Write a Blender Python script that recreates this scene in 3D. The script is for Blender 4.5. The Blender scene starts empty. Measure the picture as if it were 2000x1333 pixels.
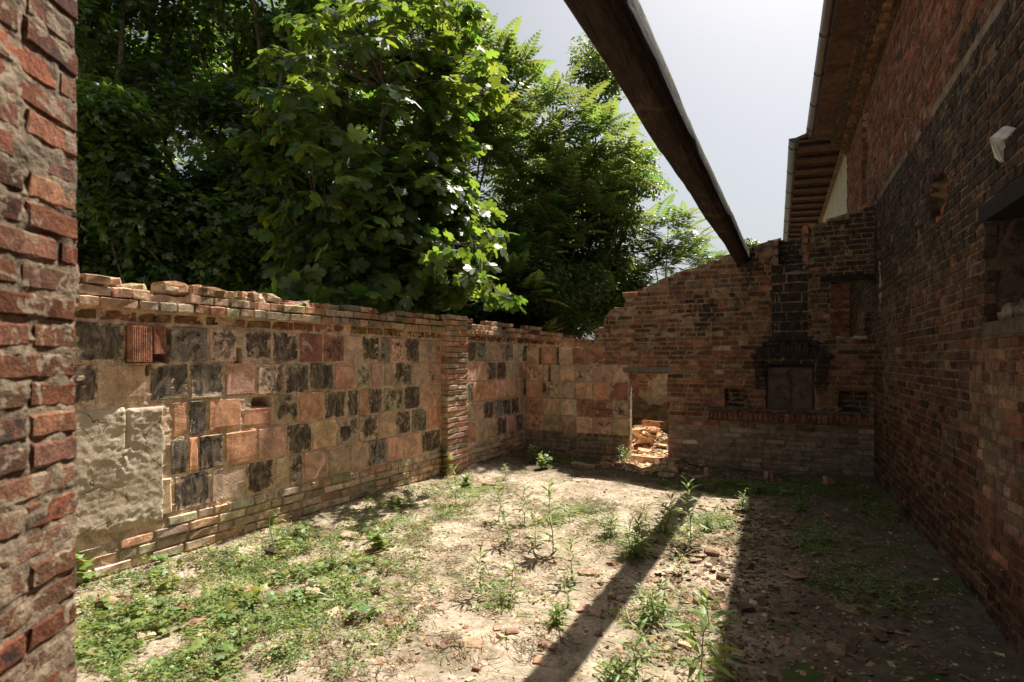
import bpy, math, random
import numpy as np
from mathutils import Vector, Matrix

random.seed(7)
rng = np.random.default_rng(7)
C = bpy.context.scene.collection
scene = bpy.context.scene
R_ = math.radians

# ------------------------------------------------------------------ camera, sky, sun, exposure
FPX = 1080.0                      # focal length in pixels of a 2000 px wide picture
YAW = R_(25.5)
EYE = 1.6
HORIZON = 703.0
cam = bpy.data.cameras.new("camera")
cam.sensor_width = 36.0
cam.lens = FPX / 2000 * 36.0
cam.shift_y = (HORIZON - 666.5) / 2000
cam.clip_start = 0.05
cam.clip_end = 2000
cam.dof.use_dof = True
cam.dof.focus_distance = 6.5
cam.dof.aperture_fstop = 3.2
co = bpy.data.objects.new("camera", cam)
C.objects.link(co)
co.location = (0, 0, EYE)
co.rotation_euler = (R_(90), 0, YAW)
scene.camera = co

SUN = Vector((0.138, 0.62, 1.0)).normalized()
world = bpy.data.worlds.new("World")
scene.world = world
world.use_nodes = True
wn = world.node_tree
for n in list(wn.nodes):
    wn.nodes.remove(n)
sky = wn.nodes.new("ShaderNodeTexSky")
sky.sky_type = 'NISHITA'
sky.sun_disc = False
sky.sun_elevation = math.asin(SUN.z)
sky.sun_rotation = math.atan2(SUN.x, SUN.y)
sky.air_density = 1.0
sky.dust_density = 4.0
sky.ozone_density = 1.0
hs = wn.nodes.new("ShaderNodeHueSaturation")
hs.inputs["Saturation"].default_value = 0.5
hs.inputs["Hue"].default_value = 0.485
bg = wn.nodes.new("ShaderNodeBackground")
bg.inputs["Strength"].default_value = 0.052
wo = wn.nodes.new("ShaderNodeOutputWorld")
wn.links.new(sky.outputs[0], hs.inputs["Color"])
wn.links.new(hs.outputs[0], bg.inputs[0])
wn.links.new(bg.outputs[0], wo.inputs[0])

sl = bpy.data.lights.new("sun", 'SUN')
sl.energy = 5.0
sl.angle = R_(0.55)
sl.color = (1.0, 0.935, 0.85)
so = bpy.data.objects.new("sun", sl)
C.objects.link(so)
so.rotation_euler = SUN.to_track_quat('Z', 'Y').to_euler()
so.location = (0, 0, 30)
scene.view_settings.view_transform = 'Standard'
scene.view_settings.look = 'None'
scene.view_settings.exposure = 1.08
scene.view_settings.gamma = 1
scene.view_settings.use_curve_mapping = False
scene.cycles.max_bounces = 6
scene.cycles.diffuse_bounces = 3
scene.cycles.transparent_max_bounces = 4


# ------------------------------------------------------------------ sight lines of the photograph, used to find real places
def ray(u, v):
    r, up = (u - 1000) / FPX, (HORIZON - v) / FPX
    return np.array([-math.sin(YAW) + r * math.cos(YAW), math.cos(YAW) + r * math.sin(YAW), up])


def on_ground(u, v, z=0.0):
    d = ray(u, v)
    t = (z - EYE) / d[2]
    return d[0] * t, d[1] * t


# ------------------------------------------------------------------ noise
def _h(ix, iy, s):
    n = (ix.astype(np.int64) * 374761393 + iy.astype(np.int64) * 668265263 + s * 982451653) & 0x7fffffff
    n = ((n ^ (n >> 13)) * 1274126177) & 0x7fffffff
    return ((n ^ (n >> 16)) & 0xffff) / 65535.0


def vn(x, y, s=0):
    x = np.asarray(x, float); y = np.asarray(y, float)
    ix, iy = np.floor(x), np.floor(y)
    fx, fy = x - ix, y - iy
    fx = fx * fx * (3 - 2 * fx); fy = fy * fy * (3 - 2 * fy)
    a, b = _h(ix, iy, s), _h(ix + 1, iy, s)
    c, d = _h(ix, iy + 1, s), _h(ix + 1, iy + 1, s)
    return (a + (b - a) * fx) * (1 - fy) + (c + (d - c) * fx) * fy


def fbm(x, y, s=0, o=4):
    t, a, n = 0, 1.0, 0
    for i in range(o):
        t = t + a * vn(np.asarray(x) * 2 ** i, np.asarray(y) * 2 ** i, s + i * 17)
        n += a
        a *= .55
    return t / n


def sstep(a, b, x):
    t = np.clip((x - a) / (b - a), 0, 1)
    return t * t * (3 - 2 * t)


# ------------------------------------------------------------------ mesh helpers
def mesh_np(name, V, quads=None, tris=None, col=None, smooth=False):
    me = bpy.data.meshes.new(name)
    V = np.asarray(V, np.float32).reshape(-1, 3)
    me.vertices.add(len(V))
    me.vertices.foreach_set("co", V.ravel())
    parts, starts, k = [], [], 0
    for F, w in ((quads, 4), (tris, 3)):
        if F is not None and len(F):
            F = np.asarray(F, np.int32).reshape(-1, w)
            parts.append(F.ravel())
            starts.append(k + np.arange(len(F)) * w)
            k += F.size
    idx = np.concatenate(parts); st = np.concatenate(starts)
    me.loops.add(len(idx))
    me.loops.foreach_set("vertex_index", idx)
    me.polygons.add(len(st))
    me.polygons.foreach_set("loop_start", st.astype(np.int32))
    me.polygons.foreach_set("use_smooth", np.full(len(st), smooth))
    a = me.color_attributes.new("col", 'FLOAT_COLOR', 'POINT')
    if col is None:
        col = np.ones((len(V), 4))
    a.data.foreach_set("color", np.asarray(col, np.float32).ravel())
    me.update(calc_edges=True)
    return me


def obj(name, me, mat=None, parent=None, loc=None, rot=None, scale=None, color=None, kind=None):
    o = bpy.data.objects.new(name, me)
    C.objects.link(o)
    if mat is not None and not me.materials:
        me.materials.append(mat)
    if parent is not None:
        o.parent = parent
    if loc is not None: o.location = loc
    if rot is not None: o.rotation_euler = rot
    if scale is not None: o.scale = scale
    o.color = color if color is not None else (1, 1, 1, 1)
    if kind: o["kind"] = kind
    return o


def tag(o, label, cat, group=None):
    o["label"] = label; o["category"] = cat
    if group: o["group"] = group
    return o


def thing(name, label, cat, loc=(0, 0, 0), rz=0, group=None):
    o = bpy.data.objects.new(name, None)
    C.objects.link(o)
    o.empty_display_size = .1
    o.location = loc; o.rotation_euler = (0, 0, rz)
    return tag(o, label, cat, group)


class MB:
    """collects boxes, tubes and patches into one mesh"""
    def __init__(self): self.V, self.Q, self.T, self.n, self.K = [], [], [], 0, []
    def add(self, V, Q=None, T=None, col=(1, 1, 1, 1)):
        V = np.asarray(V, float).reshape(-1, 3)
        if Q is not None and len(Q): self.Q.append(np.asarray(Q, int).reshape(-1, 4) + self.n)
        if T is not None and len(T): self.T.append(np.asarray(T, int).reshape(-1, 3) + self.n)
        self.V.append(V); self.n += len(V)
        c = np.asarray(col, float)
        self.K.append(np.broadcast_to(c, (len(V), 4)) if c.ndim == 1 else c)
    def box(self, a, b, M=None, jit=0, col=(1, 1, 1, 1)):
        x0, y0, z0 = a; x1, y1, z1 = b
        V = np.array([(x, y, z) for x in (x0, x1) for y in (y0, y1) for z in (z0, z1)], float)
        if jit: V = V + rng.uniform(-jit, jit, V.shape)
        if M is not None: V = V @ np.array(M.to_3x3()).T + np.array(M.translation)
        self.add(V, [(0, 1, 3, 2), (4, 6, 7, 5), (0, 4, 5, 1), (2, 3, 7, 6), (0, 2, 6, 4), (1, 5, 7, 3)], col=col)
    def tube(self, P, rad, n=6, cap=True, wob=0, squash=None, col=(1, 1, 1, 1)):
        P = np.asarray(P, float); m = len(P)
        rad = np.broadcast_to(np.asarray(rad, float), (m,))
        T = np.gradient(P, axis=0); T /= np.linalg.norm(T, axis=1)[:, None] + 1e-9
        up = np.array([0, 0, 1.0]) if abs(T[0][2]) < .9 else np.array([1.0, 0, 0])
        A = np.cross(T, up); A /= np.linalg.norm(A, axis=1)[:, None] + 1e-9
        B = np.cross(A, T)
        th = np.arange(n) / n * 2 * math.pi
        V = P[:, None, :] + rad[:, None, None] * (np.cos(th)[None, :, None] * A[:, None, :] + np.sin(th)[None, :, None] * B[:, None, :])
        if wob: V = V + rng.normal(0, wob, V.shape)
        i = np.arange(m - 1)[:, None] * n; j = np.arange(n)[None, :]; k = (j + 1) % n
        Q = np.stack([i + j, i + k, i + n + k, i + n + j], -1).reshape(-1, 4)
        V = V.reshape(-1, 3); Tt = None
        if cap:
            V = np.vstack([V, P[0], P[-1]])
            a = [(m * n, (q + 1) % n, q) for q in range(n)]
            b = [(m * n + 1, (m - 1) * n + q, (m - 1) * n + (q + 1) % n) for q in range(n)]
            Tt = a + b
        self.add(V, Q, Tt, col)
    def mesh(self, name, smooth=False):
        return mesh_np(name, np.vstack(self.V), np.vstack(self.Q) if self.Q else None, np.vstack(self.T) if self.T else None, np.vstack(self.K), smooth)


# ------------------------------------------------------------------ materials
class N:
    def __init__(s, name):
        s.m = bpy.data.materials.new(name); s.m.use_nodes = True
        s.t = s.m.node_tree
        for n in list(s.t.nodes): s.t.nodes.remove(n)
        s.out = s.t.nodes.new("ShaderNodeOutputMaterial")
        s.pos = s.t.nodes.new("ShaderNodeNewGeometry").outputs["Position"]
    def lk(s, a, b):
        if isinstance(a, (int, float)): b.default_value = a
        elif isinstance(a, tuple): b.default_value = a if len(a) == len(b.default_value) else (*a, 1)[:len(b.default_value)]
        else: s.t.links.new(a, b)
    def noise(s, scale, detail=4, rough=.55, dist=0, vec=None):
        n = s.t.nodes.new("ShaderNodeTexNoise")
        n.inputs["Scale"].default_value = scale; n.inputs["Detail"].default_value = detail
        n.inputs["Roughness"].default_value = rough; n.inputs["Distortion"].default_value = dist
        s.lk(vec if vec is not None else s.pos, n.inputs["Vector"])
        return n.outputs["Fac"]
    def vor(s, scale, feat='F1', vec=None, out="Distance"):
        n = s.t.nodes.new("ShaderNodeTexVoronoi"); n.feature = feat
        n.inputs["Scale"].default_value = scale
        s.lk(vec if vec is not None else s.pos, n.inputs["Vector"])
        return n.outputs[out]
    def mapv(s, sc, vec=None):
        n = s.t.nodes.new("ShaderNodeMapping"); n.inputs["Scale"].default_value = sc
        s.lk(vec if vec is not None else s.pos, n.inputs["Vector"])
        return n.outputs[0]
    def mr(s, v, a, b, c=0.0, d=1.0):
        n = s.t.nodes.new("ShaderNodeMapRange"); n.interpolation_type = 'SMOOTHSTEP'
        for k, x in zip(("Value", "From Min", "From Max", "To Min", "To Max"), (v, a, b, c, d)): s.lk(x, n.inputs[k])
        return n.outputs[0]
    def ma(s, op, a, b=0.0):
        n = s.t.nodes.new("ShaderNodeMath"); n.operation = op
        s.lk(a, n.inputs[0]); s.lk(b, n.inputs[1])
        return n.outputs[0]
    def mix(s, f, a, b, mode='MIX'):
        n = s.t.nodes.new("ShaderNodeMix"); n.data_type = 'RGBA'; n.blend_type = mode
        s.lk(f, n.inputs[0]); s.lk(a, n.inputs[6]); s.lk(b, n.inputs[7])
        return n.outputs[2]
    def tint(s):
        a = s.t.nodes.new("ShaderNodeAttribute"); a.attribute_name = "col"
        o = s.t.nodes.new("ShaderNodeObjectInfo")
        return s.mix(1.0, a.outputs["Color"], o.outputs["Color"], 'MULTIPLY'), s.ma('MULTIPLY', a.outputs["Alpha"], o.outputs["Alpha"])
    def bump(s, h, strength=.6, dist=.004, prev=None):
        n = s.t.nodes.new("ShaderNodeBump")
        n.inputs["Strength"].default_value = strength; n.inputs["Distance"].default_value = dist
        s.lk(h, n.inputs["Height"])
        if prev is not None: s.lk(prev, n.inputs["Normal"])
        return n.outputs[0]
    def sep(s, vec=None):
        n = s.t.nodes.new("ShaderNodeSeparateXYZ"); s.lk(vec if vec is not None else s.pos, n.inputs[0])
        return n.outputs
    def bsdf(s, col, rough=.9, nrm=None, spec=.3, metal=0.0):
        b = s.t.nodes.new("ShaderNodeBsdfPrincipled")
        s.lk(col, b.inputs["Base Color"]); s.lk(rough, b.inputs["Roughness"])
        b.inputs["Specular IOR Level"].default_value = spec; b.inputs["Metallic"].default_value = metal
        if nrm is not None: s.lk(nrm, b.inputs["Normal"])
        return b.outputs[0]
    def done(s, sh):
        s.t.links.new(sh, s.out.inputs["Surface"])
        return s.m


def masonry(name, smear=(.42, .31, .19), smear_lo=.60, soot_col=(.018, .014, .012), ribs=False, mortar=False, bump=.005):
    n = N(name)
    tint, soot = n.tint()
    big = n.noise(9, 4, .6, .6)
    fine = n.noise(70, 5, .65)
    if ribs:
        big = n.noise(5, 5, .6, 1.2)
    col = n.mix(1.0, tint, n.mix(n.mr(big, .3, .7), (.62, .60, .58, 1), (1.28, 1.22, 1.15, 1)), 'MULTIPLY')
    col = n.mix(1.0, col, n.mix(n.mr(fine, .25, .75), (.66, .66, .66, 1), (1.25, 1.25, 1.25, 1)), 'MULTIPLY')
    # lime bloom / mortar smears over the face
    sm = n.mr(n.noise(16 if not ribs else 9, 6, .62, .9), smear_lo, smear_lo + .07)
    if not mortar:
        col = n.mix(n.ma('MULTIPLY', sm, .8), col, (*smear, 1))
    # soot: patches with ragged edges whose extent follows the amount carried in alpha
    sn = n.noise(7.5 if ribs else 6, 6, .62, 1.6)
    f = n.mr(n.ma('ADD', sn, n.ma('MULTIPLY', n.ma('SUBTRACT', soot, .5), .55)), .45, .60)
    if ribs:
        br = n.noise(13, 5, .6, 1.8, n.mapv((1, 1, .4)))
        f = n.ma('MULTIPLY', f, n.mr(br, .40, .66, 1.0, .66))
    streak = n.noise(16, 5, .65, .8, n.mapv((1, 1, .45)))
    dk = n.mix(n.mr(streak, .35, .72), (*soot_col, 1), (soot_col[0] * (5.5 if ribs else 4), soot_col[1] * (5.8 if ribs else 3.8), soot_col[2] * (6.4 if ribs else 3.6), 1))
    col = n.mix(n.ma('MULTIPLY', f, .93), col, dk)
    # dark pits
    pit = n.mr(n.noise(120, 3, .7), .66, .74)
    col = n.mix(n.ma('MULTIPLY', pit, .55), col, (.05, .035, .025, 1))
    h = n.ma('ADD', n.noise(38, 6, .68), n.ma('MULTIPLY', n.noise(160, 3, .6), .4))
    nr = n.bump(h, .9, bump)
    if ribs:
        z = n.sep()[2]
        w = n.ma('SINE', n.ma('MULTIPLY', n.ma('ADD', z, n.ma('MULTIPLY', n.noise(3, 2), .015)), 2 * math.pi / .024))
        nr = n.bump(n.ma('MULTIPLY', n.ma('POWER', n.ma('ABSOLUTE', w), .4), n.mr(n.noise(2.3, 1), .42, .6)), .5, .003, nr)
    if mortar:
        nr = n.bump(n.noise(14, 5, .6, .5), .8, .012, nr)
    return n.done(n.bsdf(col, .93, nr, .18))


M = {}
M['brick'] = masonry('fired_brick', (.40, .29, .18), .60)
M['brick_old'] = masonry('weathered_brick', (.38, .30, .20), .55, bump=.007)
M['brick_near'] = masonry('brick_with_lime', (.27, .215, .15), .545, bump=.012)
M['tile'] = masonry('hollow_clay_block', (.60, .45, .33), .57, ribs=True, bump=.0025)
M['mortar'] = masonry('sandy_mortar', mortar=True, bump=.008)


def simple(name, c1, c2, scale=10, rough=.9, bump=.004, stretch=None, spec=.2, metal=0.0, tinted=False):
    n = N(name)
    v = n.mapv(stretch) if stretch else None
    a = n.noise(scale, 6, .62, .5, v)
    col = n.mix(n.mr(a, .32, .68), (*c1, 1), (*c2, 1))
    if tinted: col = n.mix(1.0, col, n.tint()[0], 'MULTIPLY')
    nr = n.bump(n.noise(scale * 4, 5, .65, 0, v), .8, bump)
    return n.done(n.bsdf(col, rough, nr, spec, metal))


n = N('grey_cement_render')
cb_ = n.noise(4, 6, .62, .8)
col = n.mix(n.mr(cb_, .32, .68), (.44, .355, .26, 1), (.60, .495, .37, 1))
col = n.mix(n.ma('MULTIPLY', n.mr(n.noise(60, 5, .7), .55, .7), .5), col, (.26, .21, .15, 1))
wv = n.t.nodes.new("ShaderNodeVectorMath"); wv.operation = 'ADD'
n.lk(n.pos, wv.inputs[0]); nt = n.t.nodes.new("ShaderNodeTexNoise"); nt.inputs["Scale"].default_value = 6; n.lk(n.pos, nt.inputs["Vector"])
sc_ = n.t.nodes.new("ShaderNodeVectorMath"); sc_.operation = 'SCALE'; sc_.inputs[3].default_value = .25; n.lk(nt.outputs["Color"], sc_.inputs[0]); n.lk(sc_.outputs[0], wv.inputs[1])
crk = n.ma('MULTIPLY', n.ma('SUBTRACT', 1.0, n.mr(n.vor(4.2, 'DISTANCE_TO_EDGE', wv.outputs[0]), .004, .016)), n.mr(n.noise(3.3, 2), .48, .56))
col = n.mix(n.ma('MULTIPLY', crk, .8), col, (.09, .07, .05, 1))
nr = n.bump(n.noise(90, 6, .72), .9, .004); nr = n.bump(n.noise(18, 6, .66, .6), .6, .006, nr)
nr = n.bump(n.ma('SUBTRACT', 1.0, crk), .8, .006, nr)
M['cement'] = n.done(n.bsdf(col, .95, nr, .15))
M['wood'] = simple('old_dark_timber', (.018, .011, .008), (.075, .045, .03), 9, .85, .01, (5, .35, 5))
M['char'] = simple('charred_timber', (.006, .005, .005), (.035, .025, .02), 14, .8, .01, (.6, 3, 3))
M['iron'] = simple('rusty_iron', (.05, .030, .022), (.15, .105, .085), 7, .7, .002, spec=.4, metal=.2)
M['gutter'] = simple('brown_painted_gutter', (.06, .024, .020), (.11, .045, .035), 4, .4, .001, spec=.5)
M['gutter2'] = simple('grey_green_gutter', (.035, .045, .040), (.06, .07, .06), 4, .4, .001, spec=.5)
M['plaster'] = simple('pale_plaster', (.50, .46, .36), (.62, .58, .48), 3, .9, .002)
M['soffit'] = simple('clay_soffit_tile', (.09, .048, .034), (.17, .092, .064), 8, .9, .004, tinted=True)
M['stone'] = simple('rough_stone', (.16, .13, .10), (.36, .30, .23), 18, .95, .008, tinted=True)
M['bark'] = simple('bark', (.05, .038, .028), (.16, .12, .085), 14, .95, .012, (3, 3, .8))
M['rag'] = simple('white_rag', (.38, .38, .38), (.72, .72, .73), 9, .9, .004)
M['stem'] = simple('green_stem', (.10, .14, .04), (.16, .20, .07), 20, .7, .001)
M['cord'] = simple('grey_cord', (.35, .33, .30), (.5, .48, .44), 20, .8, .001)


def leaf_mat(name, c, tr, rough=.42, w=.42):
    n = N(name)
    t, _ = n.tint()
    v = n.noise(11, 3)
    col = n.mix(1.0, t, n.mix(n.mr(v, .3, .7), (c[0] * .7, c[1] * .75, c[2] * .7, 1), (c[0] * 1.25, c[1] * 1.2, c[2] * 1.2, 1)), 'MULTIPLY')
    d = n.bsdf(col, rough, n.bump(n.noise(45, 2), .3, .003), .5)
    tl = n.t.nodes.new("ShaderNodeBsdfTranslucent")
    n.lk(n.mix(1.0, t, (*tr, 1), 'MULTIPLY'), tl.inputs[0])
    mx = n.t.nodes.new("ShaderNodeMixShader"); mx.inputs[0].default_value = w
    n.lk(d, mx.inputs[1]); n.lk(tl.outputs[0], mx.inputs[2])
    return n.done(mx.outputs[0])


M['fig'] = leaf_mat('fig_leaf', (.042, .084, .019), (.30, .42, .04), .42, .36)
M['maple'] = leaf_mat('maple_leaf', (.040, .078, .022), (.22, .36, .035), .29, .34)
M['ail'] = leaf_mat('ailanthus_leaf', (.065, .105, .026), (.29, .39, .065), .40, .40)
M['weed'] = leaf_mat('weed_leaf', (.17, .235, .060), (.42, .52, .10), .5, .35)
M['dry'] = leaf_mat('dry_grass', (.30, .22, .11), (.30, .22, .10), .8, .25)


# ------------------------------------------------------------------ walls
class Wall:
    """frame of a wall: s runs along it, z up, y goes into the wall; front face at y = 0"""
    def __init__(w, O, d):
        w.O = np.array(O, float); w.d = np.array(d, float) / np.hypot(*d)
        w.n = np.array([-w.d[1], w.d[0]])           # into the wall
        w.rz = math.atan2(w.d[1], w.d[0])
    def at(w, u, v):
        """where a sight line meets the wall's face: (s, z)"""
        r = ray(u, v)
        t = (w.O @ w.n) / (r[:2] @ w.n)
        return float((r[:2] * t - w.O) @ w.d), float(EYE + r[2] * t)
    def world(w, s, y, z):
        p = w.O + w.d * s + w.n * y
        return p[0], p[1], z


def px_size(wall, s, z, L, H):
    x, y, zz = wall.world(s, 0, z)
    f = -math.sin(YAW) * x + math.cos(YAW) * y
    if f < .3: return 0
    r = math.cos(YAW) * x + math.sin(YAW) * y
    u, v = 1000 + FPX * r / f, HORIZON - FPX * (zz - EYE) / f
    if not (-30 < u < 2030 and -30 < v < 1363): return 0
    vd = np.array([x, y]) / math.hypot(x, y)
    return FPX * FPX * L * H * abs(vd @ wall.n) / f / f


def brick_variant(seed, nx=4, bx=.03, bz=.10, jit=.028, inner=None):
    g = np.random.default_rng(seed)
    X = np.array([-.5, -.5 + bx] + list(np.linspace(-.5 + bx, .5 - bx, nx - 1)[1:-1]) + [.5 - bx, .5])
    Z = np.array([-.5, -.5 + bz, .5 - bz, .5])
    if inner:
        X = np.array([-.5, -.475, -.5 + inner, .5 - inner, .475, .5]); Z = np.array([-.5, -.47, -.5 + inner, .5 - inner, .47, .5])
    nX, nZ = len(X), len(Z)
    P = np.zeros((nX, nZ, 3))
    P[..., 0] = X[:, None]; P[..., 2] = Z[None, :]
    edge = np.zeros((nX, nZ), bool); edge[0] = edge[-1] = True; edge[:, 0] = edge[:, -1] = True
    P[..., 1] = np.where(edge, .13, 0) + g.normal(0, .035, (nX, nZ))
    P[..., 0] += g.normal(0, jit * .35, (nX, nZ)); P[..., 2] += g.normal(0, jit, (nX, nZ))
    for cx, cz in ((0, 0), (0, -1), (-1, 0), (-1, -1)):     # knocked corners
        if g.random() < .45:
            k = g.uniform(.03, .2)
            P[cx, cz, 0] *= 1 - k * .3; P[cx, cz, 2] *= 1 - k; P[cx, cz, 1] += k
    V = P.reshape(-1, 3)
    idx = np.arange(nX * nZ).reshape(nX, nZ)
    Q = [(idx[i, j], idx[i + 1, j], idx[i + 1, j + 1], idx[i, j + 1]) for i in range(nX - 1) for j in range(nZ - 1)]
    ring = [idx[i, 0] for i in range(nX)] + [idx[-1, j] for j in range(1, nZ)] + [idx[i, -1] for i in range(nX - 2, -1, -1)] + [idx[0, j] for j in range(nZ - 2, 0, -1)]
    B = V[ring].copy(); B[:, 1] = 1
    m = len(ring); b0 = len(V)
    V = np.vstack([V, B])
    for k in range(m):
        a, b = ring[k], ring[(k + 1) % m]
        Q.append((b, a, b0 + k, b0 + (k + 1) % m))
    return V, np.array(Q)


VAR = [brick_variant(100 + i) for i in range(10)]
VAR_BLOCK = [brick_variant(300 + i, 5, .025, .03, .008, inner=.17) for i in range(10)]
_cache = {}


def rim(V, Q):
    m = len(V); nx, nz = 7 if m > 40 else 6, 4
    K = np.ones((m, 4))
    K[:, 3] = np.where((np.abs(V[:, 0]) > .46) | (np.abs(V[:, 2]) > .45), .66, 1)
    return K



def lay(wall, parent, items, mat, name='brick', limit=300, variants=VAR, tagname='b', rest_name=None, D=.06):
    """items: (s_centre, z_centre, length, height, y_front, rgb, soot, roll)"""
    items = [(px_size(wall, i[0], i[1], i[2], i[3]), i) for i in items]
    items.sort(key=lambda t: -t[0])
    singles = [i for p, i in items[:limit] if p > 25]
    rest = [i for p, i in items[len(singles):]]
    for (s, z, L, H, y, rgb, soot, roll) in singles:
        k = random.randrange(len(variants))
        key = (mat.name, tagname, k)
        if key not in _cache:
            V, Q = variants[k]
            _cache[key] = mesh_np(name, V, Q, None, rim(V, Q) if mat is M['tile'] else None)
        obj(name, _cache[key], mat, parent, (s, y, z), (0, roll, 0), (L, D, H), (*rgb, soot))
    if rest:
        Vs, Qs, Ks, n = [], [], [], 0
        for (s, z, L, H, y, rgb, soot, roll) in rest:
            V, Q = variants[random.randrange(len(variants))]
            W = V * (L, D, H)
            c, q = math.cos(roll), math.sin(roll)
            X = W[:, 0] * c + W[:, 2] * q; Z = -W[:, 0] * q + W[:, 2] * c
            Vs.append(np.stack([X + s, W[:, 1] + y, Z + z], 1)); Qs.append(Q + n); n += len(V)
            Ks.append(np.tile((*rgb, soot), (len(V), 1)))
        obj(rest_name or 'small_' + name + 's', mesh_np(rest_name or name, np.vstack(Vs), np.vstack(Qs), None, np.vstack(Ks)), mat, parent, kind='stuff')


def core(name, wall, parent, s0, s1, z0, z1, res, depth, inside, colour, disp=.008, base=.010, seed=0, recess=None, mat=None, topjit=.0):
    """the mortar body of a wall: one sheet of fine cells, holes left open, sides closed through the thickness"""
    ns, nz = int(round((s1 - s0) / res)), int(round((z1 - z0) / res))
    S = s0 + (np.arange(ns + 1)) * (s1 - s0) / ns
    Z = z0 + (np.arange(nz + 1)) * (z1 - z0) / nz
    sc, zc = np.meshgrid((S[:-1] + S[1:]) / 2, (Z[:-1] + Z[1:]) / 2, indexing='ij')
    Mk = inside(sc, zc)
    SS, ZZ = np.meshgrid(S, Z, indexing='ij')
    y = base + disp * (fbm(SS / .045, ZZ / .03, seed) - .5) * 2 + disp * 1.2 * (fbm(SS / .22, ZZ / .16, seed + 5) - .5)
    if recess is not None: y = y + recess(SS, ZZ)
    F = np.stack([SS + topjit * (vn(SS / .05, ZZ / .05, seed + 9) - .5), y, ZZ + topjit * (vn(SS / .05, ZZ / .05, seed + 11) - .5)], -1).reshape(-1, 3)
    nv = len(F)
    B = F.copy(); B[:, 1] = depth
    idx = np.arange(nv).reshape(ns + 1, nz + 1)
    I, J = np.nonzero(Mk)
    q = [np.stack([idx[I, J], idx[I + 1, J], idx[I + 1, J + 1], idx[I, J + 1]], 1),
         np.stack([idx[I, J + 1], idx[I + 1, J + 1], idx[I + 1, J], idx[I, J]], 1) + nv]
    P = np.pad(Mk, 1)
    for di, dj, a, b in ((-1, 0, (0, 1), (0, 0)), (1, 0, (1, 0), (1, 1)), (0, -1, (0, 0), (1, 0)), (0, 1, (1, 1), (0, 1))):
        E = Mk & ~P[1 + di:1 + di + ns, 1 + dj:1 + dj + nz]
        i, j = np.nonzero(E)
        va, vb = idx[i + a[0], j + a[1]], idx[i + b[0], j + b[1]]
        q.append(np.stack([vb, va, va + nv, vb + nv], 1))
    Q = np.vstack(q)
    K = colour(F[:, 0], F[:, 2])
    K = np.vstack([K, K])
    V = np.vstack([F, B])
    used = np.unique(Q); mp = np.full(len(V), -1); mp[used] = np.arange(len(used))
    me = mesh_np(name, V[used], mp[Q], None, K[used])
    return obj(name, me, mat or M['mortar'], parent)


def courses(z0, z1, pitch, s0, s1, keep, tint, stretch=.6, joint=.012, H=None, proud=(.0, .008), header=.115, stretcher=.24, seed=1, yfun=None):
    g = random.Random(seed)
    out = []; z = z0; k = 0
    while z + pitch * .6 < z1:
        s = s0 - g.uniform(0, .2)
        while s < s1:
            L = (stretcher if g.random() < stretch else header) * g.uniform(.95, 1.05)
            a, b = max(s, s0), min(s + L, s1)
            s += L + joint
            if b - a < .04: continue
            zc = z + pitch / 2
            # cut at openings
            n = 6
            ks = [keep(a + (b - a) * (i + .5) / n, zc) for i in range(n)]
            if not any(ks): continue
            i0 = ks.index(True); i1 = n - 1 - ks[::-1].index(True)
            a2, b2 = a + (b - a) * i0 / n, a + (b - a) * (i1 + 1) / n
            if b2 - a2 < .035: continue
            c = (a2 + b2) / 2
            rgb, soot = tint(c, zc, g)
            y = -g.uniform(*proud) + (yfun(c, zc) if yfun else 0)
            out.append((c, zc + g.uniform(-.002, .002), b2 - a2, (H or pitch - joint) * g.uniform(.94, 1.05), y, rgb, soot, g.gauss(0, .008)))
        z += pitch; k += 1
    return out


def jitter_rgb(c, g, v=.18, h=.07):
    k = math.exp(g.gauss(0, v))
    return tuple(max(.004, x * k * math.exp(g.gauss(0, h))) for x in c)


REDS = [(.25, .11, .070), (.30, .135, .080), (.21, .095, .062), (.33, .165, .10), (.16, .085, .062), (.29, .155, .105)]
PALES = [(.62, .46, .33), (.58, .38, .26), (.55, .44, .32), (.62, .39, .27), (.48, .32, .22)]


# ================================================================== THE GROUND
def gh(x, y):
    x = np.asarray(x, float); y = np.asarray(y, float)
    inside = sstep(-4.9, -4.0, x) * (1 - sstep(1.6, 3, x))
    h = (fbm(x / 1.3, y / 1.3, 3, 3) - .5) * .10 + (fbm(x / .22, y / .22, 9, 4) - .5) * .040 + (fbm(x / .05, y / .05, 19, 3) - .5) * .012
    heap = .34 * np.exp(-((x + 2.15) ** 2 / .55 + (y - 10.1) ** 2 / .55))
    return h * (.35 + .65 * inside) + heap + .05 * sstep(.6, 0, np.abs(x + 4.46 - .06 * y))


gx = np.concatenate([np.linspace(-260, -14, 16), np.linspace(-13, -4.7, 22), np.arange(-4.6, 1.3, .035), np.linspace(1.5, 14, 12), np.linspace(20, 260, 14)])
gy = np.concatenate([np.linspace(-260, -2, 14), np.linspace(-1.5, 1.2, 10), np.arange(1.3, 10.9, .035), np.linspace(11.2, 26, 24), np.linspace(32, 300, 16)])
GX, GY = np.meshgrid(gx, gy, indexing='ij')
GZ = gh(GX, GY)
gi = np.arange(GX.size).reshape(GX.shape)
GQ = np.stack([gi[:-1, :-1], gi[1:, :-1], gi[1:, 1:], gi[:-1, 1:]], -1).reshape(-1, 4)
n = N('sandy_earth')
damp = n.mr(n.noise(.55, 4, .6, .4), .42, .62)
x_, y_, z_ = n.sep()
sand = n.mix(n.mr(n.noise(2.2, 6, .65, .4), .38, .66), (.29, .225, .15, 1), (.52, .43, .31, 1))
sand = n.mix(n.mr(n.noise(24, 5, .7), .35, .70), sand, n.mix(.5, sand, (.64, .55, .43, 1)))
crumb = n.mr(n.vor(46), .05, .22)
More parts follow.
